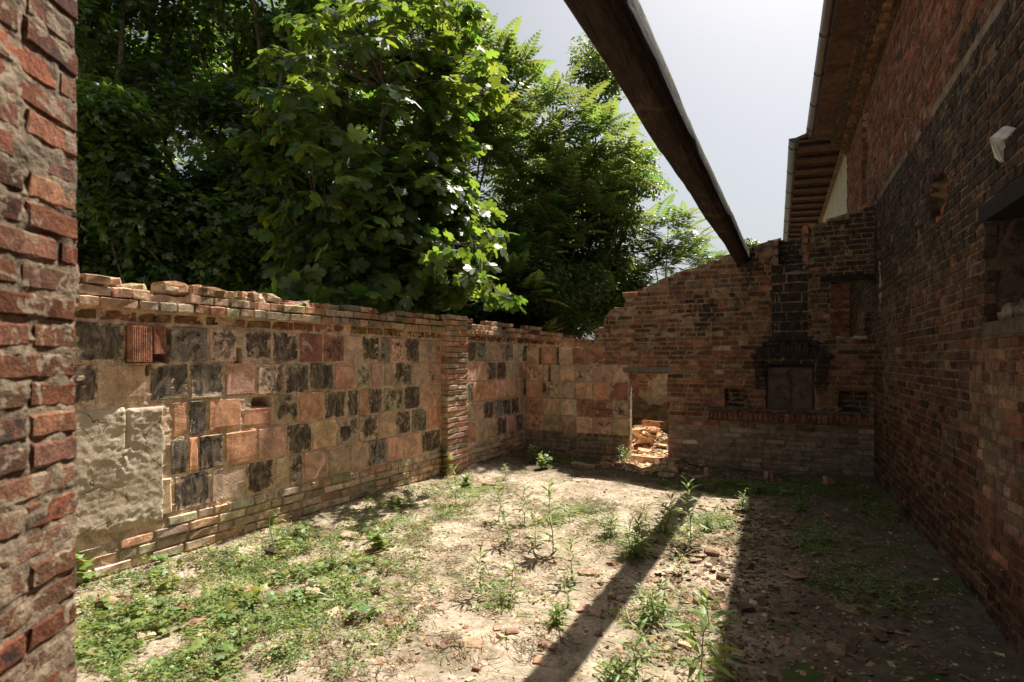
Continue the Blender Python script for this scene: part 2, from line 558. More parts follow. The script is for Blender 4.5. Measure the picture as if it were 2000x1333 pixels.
sand = n.mix(n.ma('MULTIPLY', n.mr(n.noise(9, 5, .7), .50, .60), .45), sand, (.22, .16, .10, 1))
# darker earth along the far walls and on the right, with more moss
dark_earth = n.ma('MAXIMUM', n.mr(n.ma('ADD', x_, n.ma('MULTIPLY', n.noise(1.2, 4), .9)), .0, .75), n.mr(n.ma('ADD', y_, n.ma('MULTIPLY', n.noise(1.7, 4), 1.6)), 7.6, 8.4))
col = n.mix(n.ma('MULTIPLY', dark_earth, .85), sand, n.mix(n.mr(n.noise(6, 4), .4, .6), (.085, .062, .042, 1), (.13, .105, .07, 1)))
moss = n.ma('MULTIPLY', n.mr(n.noise(2.6, 5, .6, .5), .53, .60), n.ma('ADD', n.ma('MULTIPLY', dark_earth, .6), .35))
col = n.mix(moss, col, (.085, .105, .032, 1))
spk = n.mr(n.vor(38), .10, .16)
col = n.mix(n.ma('MULTIPLY', n.ma('SUBTRACT', 1.0, spk), n.mr(n.noise(7, 3), .5, .7)), col, (.16, .11, .075, 1))
nr = n.bump(n.noise(26, 7, .72), 1.0, .022)
nr = n.bump(n.noise(120, 4, .7), .8, .006, nr)
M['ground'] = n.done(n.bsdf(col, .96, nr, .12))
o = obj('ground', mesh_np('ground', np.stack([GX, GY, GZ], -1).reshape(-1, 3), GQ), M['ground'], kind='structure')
o["label"] = "sandy earth floor of the roofless courtyard with weeds and debris"

# ================================================================== LEFT BOUNDARY WALL (clay blocks on a brick plinth)
LW = Wall((-4.46 + .06 * 1.0, 1.0), (.06, 1.0))
lw = thing('boundary_wall', 'long patchwork wall of square clay blocks, many sooty, under a ragged brick coping', 'wall', (LW.O[0], LW.O[1], 0), LW.rz)
LEN = 11.3
PITCH, ZB, ZT = .297, .385, 1.870
row_z = [ZT - PITCH * (k + .5) for k in range(5)]
su = lambda u: LW.at(u, 703)[0]
pier_a, pier_b = su(862), su(903)
s_corner = (8.8 - 1.0) / LW.d[1]
# openings that show as dark holes: (s0, s1, z0, z1, depth)
hx = lambda u0, u1, v0, v1, dep: (*[LW.at(u0, v0)[0], LW.at(u1, v0)[0]], LW.at(u0, v1)[1], LW.at(u0, v0)[1], dep)
lholes = [hx(247, 332, 636, 708, .16), hx(461, 471, 684, 709, .14), hx(286, 293, 711, 738, .12), hx(496, 532, 778, 795, .14)]


def lrecess(s, z):
    y = np.zeros_like(s)
    for a, b, c, d, dep in lholes:
        y = np.maximum(y, dep * ((s > a) & (s < b) & (z > c) & (z < d)))
    return y


def in_lhole(s, z):
    return any(a < s < b and c < z < d for a, b, c, d, _ in lholes)


top_prof = lambda s: 2.09 + .03 * (vn(s / .5, s * 0, 41) - .5) - .10 * sstep(7.6, 8.8, s)
def lcol(s, z):
    k = .8 + .4 * fbm(s / .3, z / .3, 60)
    c = np.stack([.70 * k, .53 * k, .40 * k, .06 + .3 * (fbm(s / .5, z / .4, 66) - .3)], 1)
    low = sstep(.45, .2, z)[:, None]
    c[:, :3] = c[:, :3] * (1 - .35 * low) + low * .35 * np.array([.26, .24, .20])
    return c
core('mortar', LW, lw, 0, LEN, -.1, 2.3, .022, .28, lambda s, z: z < top_prof(s) + .05 * (fbm(s / .12, s * 0, 44) - .5), lcol, .010, .0045, 21, lrecess, topjit=.02)

COL = dict(B=(.68, .50, .37), P=(.72, .45, .34), O=(.68, .37, .235), R=(.40, .19, .14), K=(.60, .47, .34), G=(.30, .27, .24), S=(.60, .45, .31))
rows = [
 [(146, 245, 'K', .80), (333, 407, 'G', .50), (408, 463, 'B', .52), (474, 531, 'K', .66), (533, 583, 'K', .74), (585, 630, 'R', .18), (632, 673, 'R', .42), (675, 707, 'B', .05), (709, 741, 'K', .85), (743, 763, 'G', .4), (765, 788, 'P', .42), (790, 819, 'K', .8), (821, 848, 'B', .1), (850, 861, 'O', .4)],
 [(120, 194, 'K', .82), (197, 286, 'S', .0), (293, 369, 'K', .86), (371, 437, 'K', .76), (439, 499, 'P', .22), (502, 556, 'K', .60), (559, 604, 'K', .78), (606, 652, 'K', .88), (654, 694, 'P', .0), (696, 724, 'K', .45), (726, 748, 'P', .1), (750, 768, 'B', .2), (770, 804, 'K', .64), (806, 834, 'B', .15), (836, 861, 'P', .4)],
 [(120, 205, 'B', .1), (208, 330, 'B', .1), (334, 367, 'O', .04), (368, 404, 'K', .9), (407, 472, 'O', .0), (474, 532, 'O', .12), (536, 583, 'K', .54), (585, 632, 'O', .0), (634, 677, 'K', .86), (679, 700, 'K', .9), (701, 719, 'O', .0), (721, 747, 'K', .8), (749, 788, 'K', .56), (790, 822, 'K', .86), (824, 861, 'P', .0)],
 [(120, 205, 'B', .1), (208, 331, 'B', .1), (334, 366, 'K', .93), (368, 388, 'O', .0), (389, 437, 'K', .85), (439, 502, 'O', .03), (504, 559, 'P', .12), (561, 609, 'K', .82), (611, 657, 'P', .0), (659, 700, 'K', .52), (702, 738, 'K', .62), (740, 771, 'B', .1), (773, 802, 'K', .7), (804, 833, 'G', .5), (835, 861, 'O', .05)],
 [(120, 205, 'B', .1), (208, 337, 'B', .1), (340, 411, 'K', .84), (413, 478, 'B', .08), (480, 536, 'K', .78), (538, 564, 'B', .1), (566, 592, 'K', .6), (594, 639, 'P', .0), (641, 682, 'B', .05), (684, 718, 'B', .05), (720, 755, 'G', .5), (757, 788, 'P', .0), (790, 822, 'P', .0), (824, 861, 'K', .85)],
]
titems = []
g = random.Random(5)
for k, row in enumerate(rows):
    for u0, u1, c, soot in row:
        a, b = su(u0), su(u1)
        zc = row_z[k] + g.uniform(-.004, .004)
        L, H = (b - a) - .016, PITCH - .020
        mid = (a + b) / 2
        if k == 2 and 494 < (u0 + u1) / 2 < 512:     # broken block below the slot
            H *= .6; zc -= .055
        if k >= 2 and u1 <= 331: continue            # behind the render patch
        titems.append((mid, zc, L, H, -g.uniform(.0, .010), jitter_rgb(COL[c], g, .10, .04), min(1, soot * 1.04), g.gauss(0, .006)))
# blocks beyond the pier and past the cross wall
for k in range(5):
    s = pier_b + .03 + g.uniform(-.1, .05)
    while s < 9.9:
        L = g.uniform(.26, .32)
        a, b = max(s, pier_b + .01), s + L
        s += L + .014
        if b - a < .08: continue
        c = g.choice('BPOKKSGP')
        titems.append(((a + b) / 2, row_z[k], b - a, PITCH - .02, -g.uniform(0, .008), jitter_rgb(COL[c], g, .1, .05), {'K': .8, 'G': .5}.get(c, g.uniform(0, .3)), g.gauss(0, .006)))
lay(LW, lw, titems, M['tile'], 'clay_block', 300, VAR_BLOCK, 'blk')

def tint_base(s, z, g):
    return jitter_rgb(g.choice(PALES[:4] + [(.64, .54, .42), (.60, .50, .40), (.66, .55, .42), (.42, .34, .26)]), g, .13, .05), g.uniform(.0, .22)
def tint_cop(s, z, g):
    return jitter_rgb(g.choice(PALES + [(.46, .22, .13), (.44, .27, .18), (.30, .24, .17)]), g, .14, .05), g.uniform(.0, .32)
out_patch = lambda s, z: not (s < su(322) and z > .33) and not (pier_a < s < pier_b)
lb = courses(-.02, ZB, .078, .3, s_corner, out_patch, tint_base, .72, .014, proud=(.002, .022), seed=3)
# stretcher row under the coping, coloured dark for the coping's shadow
lb += courses(ZT + .004, 1.965, .094, .3, s_corner + 1.5, lambda s, z: not pier_a < s < pier_b, lambda s, z, g: (jitter_rgb((.27, .14, .085), g), g.uniform(.2, .5)), .95, .014, H=.074, proud=(-.004, .004), seed=4)
# coping: two projecting courses, then broken ones
lb += courses(1.968, 2.05, .078, .2, LEN - .1, lambda s, z: True, tint_cop, .12, .010, proud=(.052, .064), header=.122, seed=5)
lb += courses(2.047, 2.13, .078, .2, LEN - .1, lambda s, z: vn(s / .35, 0, 71) > .16 and z < top_prof(s) + .09, tint_cop, .15, .010, proud=(.035, .060), header=.122, seed=6)
lb += courses(2.125, 2.20, .074, .2, LEN - .1, lambda s, z: vn(s / .42, 0, 73) > .50 and s < 8.4, tint_cop, .55, .012, proud=(.0, .045), seed=8)
lb = [(s, z, L, H, y, c, so_, r + (random.gauss(0, .05) if z > 2.12 else 0)) for s, z, L, H, y, c, so_, r in lb]
# the pier: brick courses standing forward of the face
pb = []
zz = 0.0; k = 0
while zz < 2.18:
    halves = [(pier_a, pier_b)] if k % 2 else [(pier_a, (pier_a + pier_b) / 2 - .006), ((pier_a + pier_b) / 2 + .006, pier_b)]
    for a, b in halves:
        rgb, so_ = tint_cop(0, 0, random)
        if random.random() < .5: rgb = jitter_rgb((.56, .35, .25), random)
        pb.append(((a + b) / 2, zz + .037, b - a, .062, -.095 - random.uniform(0, .012), rgb, so_, random.gauss(0, .012)))
    zz += .074; k += 1
lay(LW, lw, lb + pb, M['brick_old'], 'brick', 300, VAR, 'old', 'far_bricks', D=.115)
mbp = MB(); mbp.box((pier_a + .008, -.088, -.05), (pier_b - .008, .02, 2.12), col=(.36, .27, .17, .2))
obj('pier_core', mbp.mesh('pier_core'), M['mortar'], lw)
# loose lumps of mortar and broken brick along the top
lumps = []
for i in range(46):
    s = random.uniform(.9, 10.5) if i > 14 else random.uniform(1.1, 3.6)
    lumps.append((s, top_prof(s) + random.uniform(.035, .075), random.uniform(.07, .26), random.uniform(.05, .10), random.uniform(-.05, .04), jitter_rgb(random.choice([(.42, .33, .21), (.42, .22, .13)]), random), .1, random.gauss(0, .14)))
lay(LW, lw, lumps, M['brick_old'], 'loose_brick', 300, [brick_variant(500 + i, 4, .12, .2, .07) for i in range(6)], 'lump', D=.16)


# hollow blocks hanging in the hole: ribbed faces
def hollow(w, h, dep, ribs=11):
    mb = MB()
    mb.box((-w / 2, .008, 0), (w / 2, dep, h), jit=.002)
    for i in range(ribs):
        a = -w / 2 + w * i / ribs
        mb.box((a + .0015, 0, .003), (a + w / ribs * .62, .010, h - .003), jit=.0008)
    return mb.mesh('hollow_block')
for (u0, u1, v0, v1, y, rz) in ((251, 292, 636, 708, -.055, .10), (295, 323, 637, 692, -.035, .28)):
    a, zt = LW.at(u0, v0); b, zb = LW.at(u1, v1)
    hb = obj('hollow_block', hollow(b - a, zt - zb, .12), M['brick_old'], lw, ((a + b) / 2, y, zb), (0, random.gauss(0, .01), rz), None, (.42, .19, .12, .12))
    hb["label"] = "ribbed hollow block turned on end in the gap"

# grey cement render patch with trowel ridges
pa, pb_ = su(118), su(331)
ns, nz_ = int((pb_ - pa) / .011), int(1.0 / .011)
S = np.linspace(pa, pb_, ns + 1); Z = np.linspace(.27, 1.262, nz_ + 1)
SS, ZZ = np.meshgrid(S, Z, indexing='ij')
wx = SS + .22 * fbm(SS / .22, ZZ / .22, 80); wz = ZZ + .30 * fbm(SS / .22 + 7, ZZ / .22, 81)
r1 = np.abs(fbm(wx / .20, wz / .09, 82, 3) - .5) * 2
r2 = np.abs(fbm(wx / .07, wz / .045, 85, 3) - .5) * 2
msk = sstep(.42, .62, fbm(SS / .30, ZZ / .22, 98))
edge = np.minimum.reduce([sstep(0, .06, pb_ - SS), sstep(0, .05, 1.262 - ZZ), sstep(0, .05, ZZ - .33)])
Y = .006 - .018 * edge - .006 * msk * (1 - sstep(0, .16, r1)) - .003 * (vn(SS / .006, ZZ / .006, 99) - .5) - .007 * fbm(SS / .11, ZZ / .13, 95) + .008 * fbm(SS / .03, ZZ / .02, 88) + .016 * (fbm(SS / .4, ZZ / .3, 89) - .5)
seam = su(247)
Y += .022 * np.exp(-((SS - seam) / .008) ** 2) * (ZZ > .95)
keepc = (ZZ > .30 + .16 * fbm(SS / .2, SS * 0, 91)) & (SS < pb_ - .09 * fbm(ZZ / .14, ZZ * 0, 92)) & (ZZ < 1.262 - .02 * fbm(SS / .1, SS * 0, 93))
Mk = keepc[:-1, :-1] & keepc[1:, :-1] & keepc[1:, 1:] & keepc[:-1, 1:]
idx = np.arange(SS.size).reshape(SS.shape); I, J = np.nonzero(Mk)
F = np.stack([SS, Y, ZZ], -1).reshape(-1, 3); B = F.copy(); B[:, 1] = .03; nv = len(F)
q = [np.stack([idx[I, J], idx[I + 1, J], idx[I + 1, J + 1], idx[I, J + 1]], 1)]
P = np.pad(Mk, 1)
for di, dj, a, b in ((-1, 0, (0, 1), (0, 0)), (1, 0, (1, 0), (1, 1)), (0, -1, (0, 0), (1, 0)), (0, 1, (1, 1), (0, 1))):
    i, j = np.nonzero(Mk & ~P[1 + di:1 + di + Mk.shape[0], 1 + dj:1 + dj + Mk.shape[1]])
    va, vb = idx[i + a[0], j + a[1]], idx[i + b[0], j + b[1]]
    q.append(np.stack([vb, va, va + nv, vb + nv], 1))
cp = obj('cement_patch', mesh_np('cement_patch', np.vstack([F, B]), np.vstack(q), smooth=True), M['cement'], lw)
cp["label"] = "rough grey cement render with trowel ridges"

# ================================================================== BACK WALL with furnace, door and sloping broken top
BW = Wall((0, 8.8), (1, 0))
bw = thing('gable_wall', 'soot-darkened brick wall with sloping broken top and a walled-in oven', 'wall', (0, 8.8, 0), 0)
bu = lambda u, v: BW.at(u, v)
prof = [bu(1160, 660), bu(1164, 650), bu(1178, 642), bu(1183, 616), bu(1196, 606), bu(1219, 602), bu(1221, 574), bu(1252, 567), bu(1300, 546), bu(1340, 528), bu(1400, 507), bu(1440, 495), bu(1470, 482), bu(1515, 468), bu(1566, 462), bu(1574, 446), bu(1640, 425), bu(1700, 400), bu(1716, 397)]
px_, pz_ = np.array([p[0] for p in prof]), np.array([p[1] for p in prof])
X_R = 1.2
top_b = lambda s: np.interp(s, px_, pz_) + .03 * (vn(np.asarray(s) / .07, 0, 5) - .5)
dL, dR, dT = bu(1230, 800)[0], bu(1305, 800)[0], bu(1267, 727)[1]
oL, oR, oB, oT = bu(1620, 600)[0], X_R, bu(1665, 662)[1], bu(1665, 549)[1]
nA, nB_, nZ0, nZ1 = bu(1521, 490)[0], bu(1568, 490)[0], bu(1545, 516)[1], bu(1545, 465)[1]
chA, chB, chZ0 = bu(1505, 600)[0], bu(1579, 600)[0], bu(1545, 666)[1]
nic = [(bu(1415, 780)[0], bu(1454, 780)[0], bu(1435, 797)[1], bu(1435, 758)[1]), (bu(1640, 780)[0], bu(1700, 780)[0], bu(1670, 806)[1], bu(1670, 766)[1])]
fL, fR, fB, fT = bu(1497, 760)[0], bu(1590, 760)[0], bu(1545, 801)[1], bu(1545, 713)[1]
zCW = bu(1180, 677)[1]            # top of the block cross wall
xBW0 = bu(1181, 690)[0]           # where brickwork takes over from blocks, above
xBW1 = bu(1207, 720)[0]


def bw_in(s, z):
    s = np.asarray(s); z = np.asarray(z)
    a = (z < top_b(s)) & (s > px_[0]) & (s < X_R)
    a &= ~((s < xBW1) & (z < zCW - .29)) & ~((s < xBW0) & (z < zCW))
    a &= ~((s > dL) & (s < dR) & (z < dT)) & ~((s < dL) & (z < dT))
    a &= ~((s > oL) & (z > oB) & (z < oT))
    return a


def bw_rec(s, z):
    y = np.zeros_like(s)
    for a, b, c, d in nic: y = np.maximum(y, .13 * ((s > a) & (s < b) & (z > c) & (z < d)))
    y = np.maximum(y, .10 * ((s > fL) & (s < fR) & (z > fB) & (z < fT)))
    y = np.maximum(y, .17 * ((s > nA) & (s < nB_) & (z > nZ0)))
    return y


def bsoot(x, z):
    x = np.asarray(x, float); z = np.asarray(z, float)
    cx = (fL + fR) / 2
    a = 1.0 * np.exp(-(((x - cx) / .50) ** 2 + ((z - 1.72) / .42) ** 2))
    b = .95 * ((x > chA - .02) & (x < chB + .02) & (z > chZ0 - .1))
    c = .62 * sstep(chB - .1, chB + .15, x) * sstep(1.9, 2.5, z)
    d = .75 * sstep(.42, .7, fbm(x / .35, z / 1.1, 301)) * sstep(1.3, 2.3, z)
    e = .50 * np.exp(-(((x - cx) / .55) ** 2 + ((z - .75) / .25) ** 2))
    f = .50 * np.exp(-(((x + .50) / .30) ** 2 + ((z - 2.6) / .6) ** 2))
    return np.clip(np.maximum.reduce([a, b, c, d, e, f]), 0, 1)


def wash(x, z):
    return sstep(.08, -.08, z - (.52 + .28 * fbm(np.asarray(x) / .6, 0 * np.asarray(x), 310)))


def bwcol(s, z):
    k = .75 + .4 * fbm(s / .3, z / .3, 63)
    w = wash(s, z)[:, None]
    c = np.stack([.38 * k, .29 * k, .19 * k], 1) * (1 - w) + w * np.array([.40, .32, .235]) * k[:, None]
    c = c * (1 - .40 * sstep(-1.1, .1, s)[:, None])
    ch = ((s > chA - .01) & (s < chB + .01) & (z > chZ0 - .02))[:, None]
    c = np.where(ch, np.array([.24, .19, .145]) * k[:, None], c)
    return np.concatenate([c, np.where(ch, .48, bsoot(s, z)[:, None] * .66)], 1)


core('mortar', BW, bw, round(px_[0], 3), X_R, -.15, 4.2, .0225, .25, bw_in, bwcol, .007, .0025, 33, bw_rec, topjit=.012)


def btint(s, z, g):
    t = float(fbm(s / .9, z / .6, 205)); w = float(wash(s, z))
    c = g.choice(REDS) if z < 1.75 or g.random() < .35 + t * .3 else g.choice([(.30, .20, .13), (.26, .17, .12), (.20, .13, .10), (.34, .24, .17)])
    if g.random() < .04: c = (.46, .30, .20)
    if w > .3: c = tuple(a * (1 - w * .75) + b * w * .75 for a, b in zip(c, (.48, .38, .27)))
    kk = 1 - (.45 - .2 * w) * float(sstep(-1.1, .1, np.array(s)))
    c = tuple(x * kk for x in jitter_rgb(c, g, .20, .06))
    return c, float(np.clip(float(bsoot(s, z)) + g.uniform(-.08, .12), 0, 1))


ledge0, ledge1 = bu(1384, 800)[0], X_R - .01
ledgeZ0, ledgeZ1 = .70, .87


def bkeep(s, z):
    if not bool(bw_in(s, z)): return False
    if z > float(top_b(s)) - .03: return False
    for a, b, c, d in nic:
        if a < s < b and c < z < d: return False
    if fL - .02 < s < fR + .02 and fB < z < fT: return False
    if s > nA and s < nB_ and z > nZ0: return False
    if chA < s < chB and z > chZ0: return False
    if s > ledge0 and ledgeZ0 < z < ledgeZ1: return False
    return True


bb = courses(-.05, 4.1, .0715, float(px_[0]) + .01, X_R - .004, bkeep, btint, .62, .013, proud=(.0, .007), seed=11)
# back of the niches, coloured dark for recess shade, and of the open flue
for a, b, c, d in nic:
    bb += courses(c, d, .0715, a + .004, b - .004, lambda s, z: True, lambda s, z, g: (jitter_rgb((.10, .055, .04), g), .6), .5, .013, proud=(0, .004), seed=12, yfun=lambda s, z: .13)
bb += courses(nZ0 + .01, nZ1 - .02, .0715, nA + .02, nB_ - .01, lambda s, z: True, lambda s, z, g: ((.06, .045, .035), 1.0), .7, .014, proud=(0, .004), seed=13, yfun=lambda s, z: .165)
# quoins either side of the flue
zz = nZ0 + .02
while zz < nZ1 + .10:
    bb.append((nB_ + .035, zz + .05, .062, .10 + random.uniform(-.01, .03), -.015, jitter_rgb((.32, .16, .10), random), .15, random.gauss(0, .04)))
    if zz < nZ1 - .06: bb.append((nA - .035, zz + .04, .062, .08, -.006, jitter_rgb((.32, .2, .14), random), .1, random.gauss(0, .03)))
    zz += .13
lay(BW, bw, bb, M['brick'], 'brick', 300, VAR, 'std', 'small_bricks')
# charred flue blocks
fb = []
zz = chZ0; g = random.Random(9)
while zz < nZ0 - .05:
    cuts = g.choice([[.35], [.12, .30], [.12, .22, .82], [.42], [.1, .2, .85], [.3, .88]])
    pts = [0] + cuts + [1]
    for a, b in zip(pts[:-1], pts[1:]):
        sa, sb = chA + (chB - chA) * a, chA + (chB - chA) * b
        fb.append(((sa + sb) / 2, zz + .068, sb - sa - .020, .118, -g.uniform(.004, .014), (.10, .055, .04), .97, g.gauss(0, .008)))
    zz += .137
lay(BW, bw, fb, M['brick'], 'flue_block', 300, VAR, 'std2')
# soldier ledge under the oven doors
sb_ = []
s = ledge0
while s < ledge1 - .03:
    sb_.append((s + .032, (ledgeZ0 + ledgeZ1) / 2 - .01, .056, .125, -.045 - random.uniform(0, .006), jitter_rgb((.24, .11, .07), random), float(bsoot(s, .75)) * .8, random.gauss(0, .015)))
    s += .068
lay(BW, bw, sb_, M['brick'], 'soldier_brick', 300, VAR, 'std3', D=.08)
mb = MB(); mb.box((ledge0, -.036, ledgeZ0), (ledge1, .02, ledgeZ1 + .004), col=(.17, .12, .08, .5))
mb.box((ledge0 - .01, -.062, ledgeZ1 - .014), (ledge1, .02, ledgeZ1 + .010), jit=.003, col=(.18, .14, .11, .45))
obj('ledge_bed', mb.mesh('ledge_bed'), M['mortar'], bw)
# hood: corbelled charred arch over the oven
hd = []
cx = (fL + fR) / 2
for k in range(9):
    a = -1 + 2 * (k + .5) / 9
    x = cx + a * .43; z = fT + .13 + .085 * (1 - a * a)
    hd.append((x, z, .092, .17, -.07, (.06, .045, .035), 1.0, a * .30))
for k, (w, z) in enumerate(((.36, 1.83), (.28, 1.895))):
    s = cx - w
    while s < cx + w - .04:
        L = min(random.choice([.24, .12]), cx + w - s)
        if L < .05: break
        hd.append((s + L / 2, z, L - .012, .058, -.055 + k * .022, (.10, .07, .05), .93, random.gauss(0, .03)))
        s += L
for sx in (-1, 1):
    for k in range(8):
        z = fT - .33 + k * .066
        hd.append((cx + sx * (.385 + .03 * (k > 4) + .02 * (k > 6)), z, .125 + .02 * (k % 2), .055, -.03 - .006 * k, (.11, .07, .05), .9 if k > 2 else .6, random.gauss(0, .02)))
lay(BW, bw, hd, M['brick'], 'hood_brick', 300, VAR, 'std4', D=.12)
# iron oven doors
fm = (fL + fR) / 2
for a, b, rz in ((fL + .012, fm - .004, .015), (fm + .004, fR - .012, -.02)):
    mb = MB(); mb.box((a, 0, fB + .012), (b, .012, fT - .03), jit=.002)
    mb.box((a + .01, -.008, fB + .02), (a + .035, 0.002, fT - .04)); mb.box((b - .035, -.008, fB + .02), (b - .01, 0.002, fT - .04))
    dr = obj('iron_door', mb.mesh('iron_door'), M['iron'], bw, (0, .045, 0))
    for zc in (fB + .12, fT - .14):
        h = MB(); xx = a if a < fm - .05 else b
        xx = fL + .02 if b < fm else fR - .02
        h.tube([(xx, -.006, zc - .03), (xx, -.006, zc + .03)], .009, 6)
        obj('hinge', h.mesh('hinge'), M['iron'], dr)
mb = MB(); mb.tube([(fm, -.02, fB + .03), (fm + .006, -.024, fB + .25), (fm - .008, -.02, fT - .10)], .010, 6); mb.box((fm - .05, -.026, fT - .125), (fm + .05, -.008, fT - .095), jit=.004)
obj('door_bolt', mb.mesh('door_bolt'), M['iron'], bw, (0, .045, 0))
mb = MB(); mb.box((fL, -.012, fT - .035), (fR, .10, fT + .012), jit=.004)
obj('oven_lintel', mb.mesh('oven_lintel'), M['char'], bw)
# lintels
mb = MB(); mb.box((bu(1602, 540)[0], -.035, oT - .005), (X_R, .24, oT + .075), jit=.006)
obj('charred_lintel', mb.mesh('charred_lintel'), M['char'], bw)
mb = MB(); mb.box((bu(1217, 720)[0], -.012, dT), (bu(1311, 720)[0], .24, dT + .075), jit=.005)
obj('door_lintel', mb.mesh('door_lintel'), simple('grey_concrete', (.16, .145, .125), (.25, .23, .2), 9), bw)
# iron hook in the wall
mb = MB(); hx_, hz_ = bu(1335, 552)
mb.tube([(hx_, .02, hz_), (hx_, -.05, hz_), (hx_ + .01, -.07, hz_ - .05), (hx_ + .01, -.06, hz_ - .12)], .006, 5)
obj('hook', mb.mesh('hook'), M['iron'], bw)
# projecting coping brick and pale rubble lying on the broken edge
cb = []
x0, z0 = bu(1232, 574)
cb.append((x0, z0 - .01, .26, .06, -.05, (.42, .20, .12), .05, .02))
for i in range(34):
    s = random.uniform(float(px_[0]), 1.1)
    if nA - .05 < s < nB_ + .05: continue
    cb.append((s, float(top_b(s)) + .005, random.uniform(.08, .24), random.uniform(.03, .06), random.uniform(-.01, .06), jitter_rgb(random.choice([(.42, .33, .22), (.38, .17, .10)]), random), .08 + .3 * (s > .4), math.atan2(float(top_b(s - .1) - top_b(s + .1)), .2) * .8 if abs(float(top_b(s - .1) - top_b(s + .1))) < .15 else 0))
lay(BW, bw, cb, M['brick_old'], 'coping_brick', 300, VAR, 'cop', D=.18)
for i in range(9):
    x, z = random.uniform(oL + .15, oR - .02), oB
    cb2 = (x, z + .015, random.uniform(.06, .15), random.uniform(.03, .05), random.uniform(-.01, .12), jitter_rgb((.42, .40, .36), random), .1, random.gauss(0, .2))
    lay(BW, bw, [cb2], M['brick_old'], 'loose_stone', 5, VAR, 'cop', D=.08)

# ================================================================== CROSS WALL of blocks beside the doorway
cw = thing('partition_wall', 'low wall of orange clay blocks with narrow slits beside the doorway', 'wall', (0, 8.8, 0), 0)
CWL = -3.93
slits = [(bu(1055, 700)[0], 1.50, 1.80), (bu(1089, 700)[0], 1.50, 1.80), (bu(1073, 700)[0], 1.22, 1.47), (bu(1063, 750)[0], 1.03, 1.2)]


def cw_in(s, z):
    a = (s > CWL) & (s < dL) & (z < zCW - .012 + .02 * (vn(s / .1, 0, 7) - .5))
    a &= ~((s > xBW0) & (z > zCW - .29)) & ~((s > xBW1) & (z > dT - .001))
    return a


def cwcol(s, z):
    k = .8 + .35 * fbm(s / .3, z / .3, 64)
    return np.stack([.50 * k, .38 * k, .25 * k, .10 + .2 * fbm(s / .4, z / .4, 67)], 1)


core('mortar', BW, cw, CWL, round(dL, 3), -.15, 1.86, .0225, .14, cw_in, cwcol, .009, .003, 44, lambda s, z: np.maximum.reduce([.09 * ((np.abs(s - a) < .018) & (z > c) & (z < d)) for a, c, d in slits]), topjit=.008)
ct = []
cwz0 = .365; pc = (zCW - cwz0) / 5
g = random.Random(21)
seq = ['RRBOB', 'GOBSB', 'BRORK', 'RPPPO', 'KOOGO']
for k in range(5):
    zc = zCW - pc * (k + .5)
    s = CWL + .01; j = 0
    lim = xBW0 if k == 0 else xBW1 if k == 1 and zc > dT else dL - .02
    while s < lim - .06:
        L = min(g.uniform(.27, .33), lim - s)
        b = s + L
        cl = g.choice('OOPPBRSB') if k else g.choice('RROBB')
        segs = [(s, b)]
        for a_, c_, d_ in slits:
            if c_ - .1 < zc < d_ + .1 and s < a_ < b: segs = [(s, a_ - .02), (a_ + .02, b)]
        for a, e in segs:
            if e - a > .06:
                ct.append(((a + e) / 2, zc, e - a - .014, pc - .018, -g.uniform(.0, .008), jitter_rgb(COL[cl], g, .12, .04), g.choice([0, .05, .2, .45]), g.gauss(0, .006)))
        s = b
lay(BW, cw, ct, M['tile'], 'clay_block', 300, VAR_BLOCK, 'blk2')
cbb = courses(-.05, cwz0, .074, CWL, dL - .01, lambda s, z: True, lambda s, z, g: (jitter_rgb(g.choice([(.30, .22, .15), (.26, .19, .13), (.33, .23, .15)]), g), g.uniform(.1, .4)), .7, .013, proud=(.0, .012), seed=31)
cbb += courses(.3, dT, .074, dL - .055, dL - .004, lambda s, z: True, lambda s, z, g: (jitter_rgb((.5, .4, .3), g), 0), .0, .013, proud=(-.004, .004), seed=32) * 0
lay(BW, cw, cbb, M['brick_old'], 'brick', 300, VAR, 'old2')
# the door jamb: brick ends seen through the opening
JW = Wall((dL, 8.8), (0, 1))
jb = [(.065, zc, .13, .060, -.006 - random.uniform(0, .004), jitter_rgb((.50, .40, .30), random), .0, random.gauss(0, .01)) for zc in np.arange(.05, dT - .03, .0715)]
for (s, z, L, H, y, rgb, so_, r) in jb:
    me = _cache.setdefault('jamb', mesh_np('jamb_brick', *VAR[0])) if 'jamb' in _cache else _cache.setdefault('jamb', mesh_np('jamb_brick', *VAR[0]))
    obj('jamb_brick', me, M['brick_old'], cw, (dL + .006, s, z), (0, 0, R_(90)), (L, .03, H), (*rgb, 0))

# ================================================================== HOUSE on the right: tall brick wall, cornice, gutter
RW = Wall((X_R, 12.0), (0, -1))
hs_ = thing('brick_house', 'tall brick house wall along the courtyard, blackened by soot below a roof scar', 'house', (X_R, 12.0, 0), RW.rz)
RL = 9.6
ru = lambda u, v: RW.at(u, v)
SCAR = 3.68
wA, wTz = ru(1925, 432); _, wBz = ru(1925, 632)
wB = RL - .25
arc = [(ru(1689, 640)[0], ru(1703, 640)[0], ru(1696, 652)[1], ru(1696, 612)[1])]
hol = [(*sorted((ru(1966, 720)[0], ru(1988, 720)[0])), ru(1975, 741)[1], ru(1975, 708)[1]),
       (*sorted((ru(1816, 390)[0], ru(1850, 390)[0])), ru(1830, 432)[1], ru(1830, 345)[1])]
bn = (2.0, 2.62, 3.95, 5.35)      # tall blind opening, plastered


